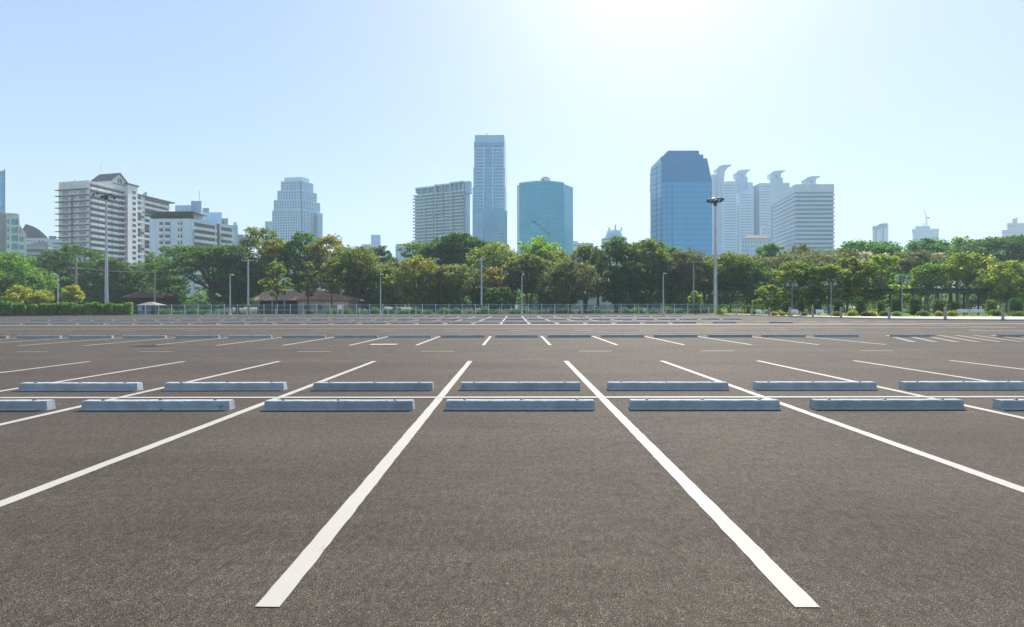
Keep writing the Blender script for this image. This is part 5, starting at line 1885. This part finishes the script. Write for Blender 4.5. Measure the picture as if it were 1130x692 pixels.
d = 600
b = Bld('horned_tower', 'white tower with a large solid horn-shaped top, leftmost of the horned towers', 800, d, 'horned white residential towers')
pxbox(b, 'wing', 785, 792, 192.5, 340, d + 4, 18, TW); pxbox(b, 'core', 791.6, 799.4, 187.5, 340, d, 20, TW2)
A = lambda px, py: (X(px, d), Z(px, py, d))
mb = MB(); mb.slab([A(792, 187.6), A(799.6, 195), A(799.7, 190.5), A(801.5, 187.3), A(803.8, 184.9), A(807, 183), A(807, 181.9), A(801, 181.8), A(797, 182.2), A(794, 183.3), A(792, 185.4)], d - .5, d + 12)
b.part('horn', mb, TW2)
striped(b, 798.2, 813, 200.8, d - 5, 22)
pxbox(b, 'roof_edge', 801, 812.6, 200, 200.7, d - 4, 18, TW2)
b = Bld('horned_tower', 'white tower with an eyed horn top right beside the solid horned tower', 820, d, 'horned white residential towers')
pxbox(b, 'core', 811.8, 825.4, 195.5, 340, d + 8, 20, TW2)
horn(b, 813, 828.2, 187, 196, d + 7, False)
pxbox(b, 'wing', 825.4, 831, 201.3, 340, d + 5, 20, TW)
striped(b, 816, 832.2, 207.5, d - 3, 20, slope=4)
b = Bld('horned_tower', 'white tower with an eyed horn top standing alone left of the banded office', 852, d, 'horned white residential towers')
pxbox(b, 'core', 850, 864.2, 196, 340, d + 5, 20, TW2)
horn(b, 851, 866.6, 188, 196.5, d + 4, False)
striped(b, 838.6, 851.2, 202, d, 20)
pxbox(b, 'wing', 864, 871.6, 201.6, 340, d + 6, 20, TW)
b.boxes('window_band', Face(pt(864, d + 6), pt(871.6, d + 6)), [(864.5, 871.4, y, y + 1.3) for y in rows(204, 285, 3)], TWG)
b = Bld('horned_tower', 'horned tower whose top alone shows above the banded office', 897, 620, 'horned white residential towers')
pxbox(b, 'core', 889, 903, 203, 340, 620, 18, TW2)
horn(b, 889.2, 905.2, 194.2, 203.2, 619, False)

# --- small red roofed buildings
d = 420
b = Bld('red_roofed_block', 'white block with a low reddish hipped roof in front of the horned towers', 834, 380)
pxbox(b, 'wall', 817.5, 849, 263.2, 340, 380, 24, TW)
b.boxes('window', Face(pt(817.5, 380), pt(849, 380)), [(819 + i * 3.3, 820.6 + i * 3.3, y, y + 2) for i in range(9) for y in (266.5, 271, 275.5, 280)], TWG)
mb = MB(); mb.prism([pt(820, 379), pt(849.5, 379), pt(849.5, 405), pt(820, 405)], Z(834, 263.1, 380), Z(834, 258.3, 380), [pt(825, 386), pt(846, 386), pt(845, 397), pt(825, 397)]); b.part('roof', mb, paint('muted_red_roof', (0.2, 0.14, 0.15), .85, .1, .3))
b = Bld('red_roofed_block', 'narrow white block with a small reddish roof tucked left of the banded office', 848, 460)
pxbox(b, 'wall', 840, 856, 249.5, 340, 460, 20, TW)
pxbox(b, 'wall', 847, 856, 248.6, 249.4, 462, 15, TW2)
mb = MB(); mb.prism([pt(846, 461), pt(856, 461), pt(856, 478), pt(846, 478)], Z(850, 248.5, 461), Z(850, 244.6, 461), [pt(851, 468), pt(856, 468), pt(856, 472), pt(851, 472)]); b.part('roof', mb, REDROOF)
b.boxes('window', Face(pt(840, 460), pt(856, 460)), [(841.5 + i * 3, 842.8 + i * 3, y, y + 1.8) for i in range(4) for y in (252.5, 256.5, 260.5, 264.5)], TWG)

# --- banded office
b = Bld('banded_office', 'wide office block wrapped in white and dark blue horizontal bands with a blank top storey', 895, 380)
L_, C_, R_ = pt(854.2, 424), pt(878.4, 380), pt(920, 380)
f1, f2 = Face(L_, C_), Face(C_, R_)
OG = glass('office_glass', (0.14, 0.25, 0.38), metallic=0.2, rough=0.25)
OW = paint('shaded_office_white', (0.66, 0.72, 0.80), 0.7, 0.05, 0.08)  # white bands, the blue of their shaded side mixed into the paint
zt = f2.z(900, 203.4)
b.prism('wall', [L_, C_, R_, (R_[0] - 4, 420), (L_[0] + 6, 440)], 0, zt - 6, OG)
top = MB(); f1.box(top, -.2, f1.L - .02, zt - 6.4, zt, -1.5, .35); f2.box(top, -.3, f2.L + .3, zt - 6.4, zt + .003, -1.5, .35)
b.part('blank_storey', top, OW)
b.prism('roof', [tuple(f1.pt(1, -1.6)), tuple(f2.pt(.5, -1.6)), tuple(f2.pt(f2.L - 1, -1.6)), (R_[0] - 5, 418), (L_[0] + 7, 438)], zt - 6.2, zt - .6, OW)
z = zt - 9.4
while z > 20:
    mb = MB(); f2.box(mb, -.3, f2.L + .5, z, z + 1.65, -.2, .6); b.part('white_band', mb, OW)
    mb = MB(); f1.box(mb, -.3, f1.L - .35, z - .1, z + 1.9, -.2, .5); b.part('white_band', mb, OW)
    z -= 3.43

# --- far towers at the right
b = Bld('far_twin_slab', 'narrow hazy slab with a notched slanting top, leftmost of the far towers at right', 972, 900)
pxbox(b, 'wall', 963.2, 971.5, 249.5, 320, 900, 20, TW2); pxbox(b, 'wall', 971.6, 980.4, 246.6, 320, 905, 20, TW2)
pxbox(b, 'rib', 966.5, 967.5, 250, 320, 898.5, 1.4, GBLUE); pxbox(b, 'rib', 974.6, 975.6, 248, 320, 903.5, 1.4, GBLUE)
A = lambda px, py: (X(px, 899), Z(px, py, 899))
mb = MB(); mb.slab([A(963.2, 253.5), A(971.4, 252.4), A(971.4, 248.4), A(967.5, 249), A(967.5, 249.8), A(963.2, 250.4)], 898, 899.5); b.part('crown', mb, GBLUE)
mb = MB(); mb.slab([A(971.8, 251.2), A(980.3, 250), A(980.3, 245.6), A(971.8, 247)], 902, 904.6); b.part('crown', mb, GBLUE)
b = Bld('unfinished_tower', 'squat hazy blue tower under construction with a crane on its roof', 1022, 900)
pxbox(b, 'wall', 1007.6, 1036, 254.2, 320, 900, 30, STEPW); pxbox(b, 'ledge', 1007, 1036.8, 252.4, 254.1, 899, 32, TW2); pxbox(b, 'upper_storey', 1010.5, 1026.6, 249.6, 252.3, 903, 22, STEPW)
cr = thing('tower_crane', 'tall slim tower crane on the roof of the unfinished tower', 'crane', (X(1022.5, 910), 910, Z(1022, 249.6, 910)))
dz = Z(1022, 240, 910) - Z(1022, 249.6, 910)
mb = MB()
for sx in (-.9, .9):
    for sy in (-.9, .9):
        mb.tube([(sx, sy, 0), (sx, sy, dz)], .22, 4)
for i in range(6):
    z = dz * i / 6
    mb.tube([(-.9, -.9, z), (.9, -.9, z + dz / 6)], .15, 4); mb.tube([(.9, .9, z), (-.9, .9, z + dz / 6)], .15, 4)
mb.build('mast', M['darkmetal'], cr)
mb = MB(); tip = (-5.0, 0, dz + 16.5)
mb.tube([(0, -.7, dz), tip], .3, 4); mb.tube([(0, .7, dz), tip], .3, 4); mb.tube([(0, 0, dz + 1.6), tip], .25, 4); mb.build('jib', M['darkmetal'], cr)
mb = MB(); mb.box(.2, 5, -1, 1, dz - .4, dz + .5); mb.box(3.6, 5.2, -1.1, 1.1, dz - 2, dz - .4); mb.build('counterweight', M['darkmetal'], cr)
pxbox(b, 'hoist', 1019, 1020, 246.5, 249.5, 905, 3, GREYW)
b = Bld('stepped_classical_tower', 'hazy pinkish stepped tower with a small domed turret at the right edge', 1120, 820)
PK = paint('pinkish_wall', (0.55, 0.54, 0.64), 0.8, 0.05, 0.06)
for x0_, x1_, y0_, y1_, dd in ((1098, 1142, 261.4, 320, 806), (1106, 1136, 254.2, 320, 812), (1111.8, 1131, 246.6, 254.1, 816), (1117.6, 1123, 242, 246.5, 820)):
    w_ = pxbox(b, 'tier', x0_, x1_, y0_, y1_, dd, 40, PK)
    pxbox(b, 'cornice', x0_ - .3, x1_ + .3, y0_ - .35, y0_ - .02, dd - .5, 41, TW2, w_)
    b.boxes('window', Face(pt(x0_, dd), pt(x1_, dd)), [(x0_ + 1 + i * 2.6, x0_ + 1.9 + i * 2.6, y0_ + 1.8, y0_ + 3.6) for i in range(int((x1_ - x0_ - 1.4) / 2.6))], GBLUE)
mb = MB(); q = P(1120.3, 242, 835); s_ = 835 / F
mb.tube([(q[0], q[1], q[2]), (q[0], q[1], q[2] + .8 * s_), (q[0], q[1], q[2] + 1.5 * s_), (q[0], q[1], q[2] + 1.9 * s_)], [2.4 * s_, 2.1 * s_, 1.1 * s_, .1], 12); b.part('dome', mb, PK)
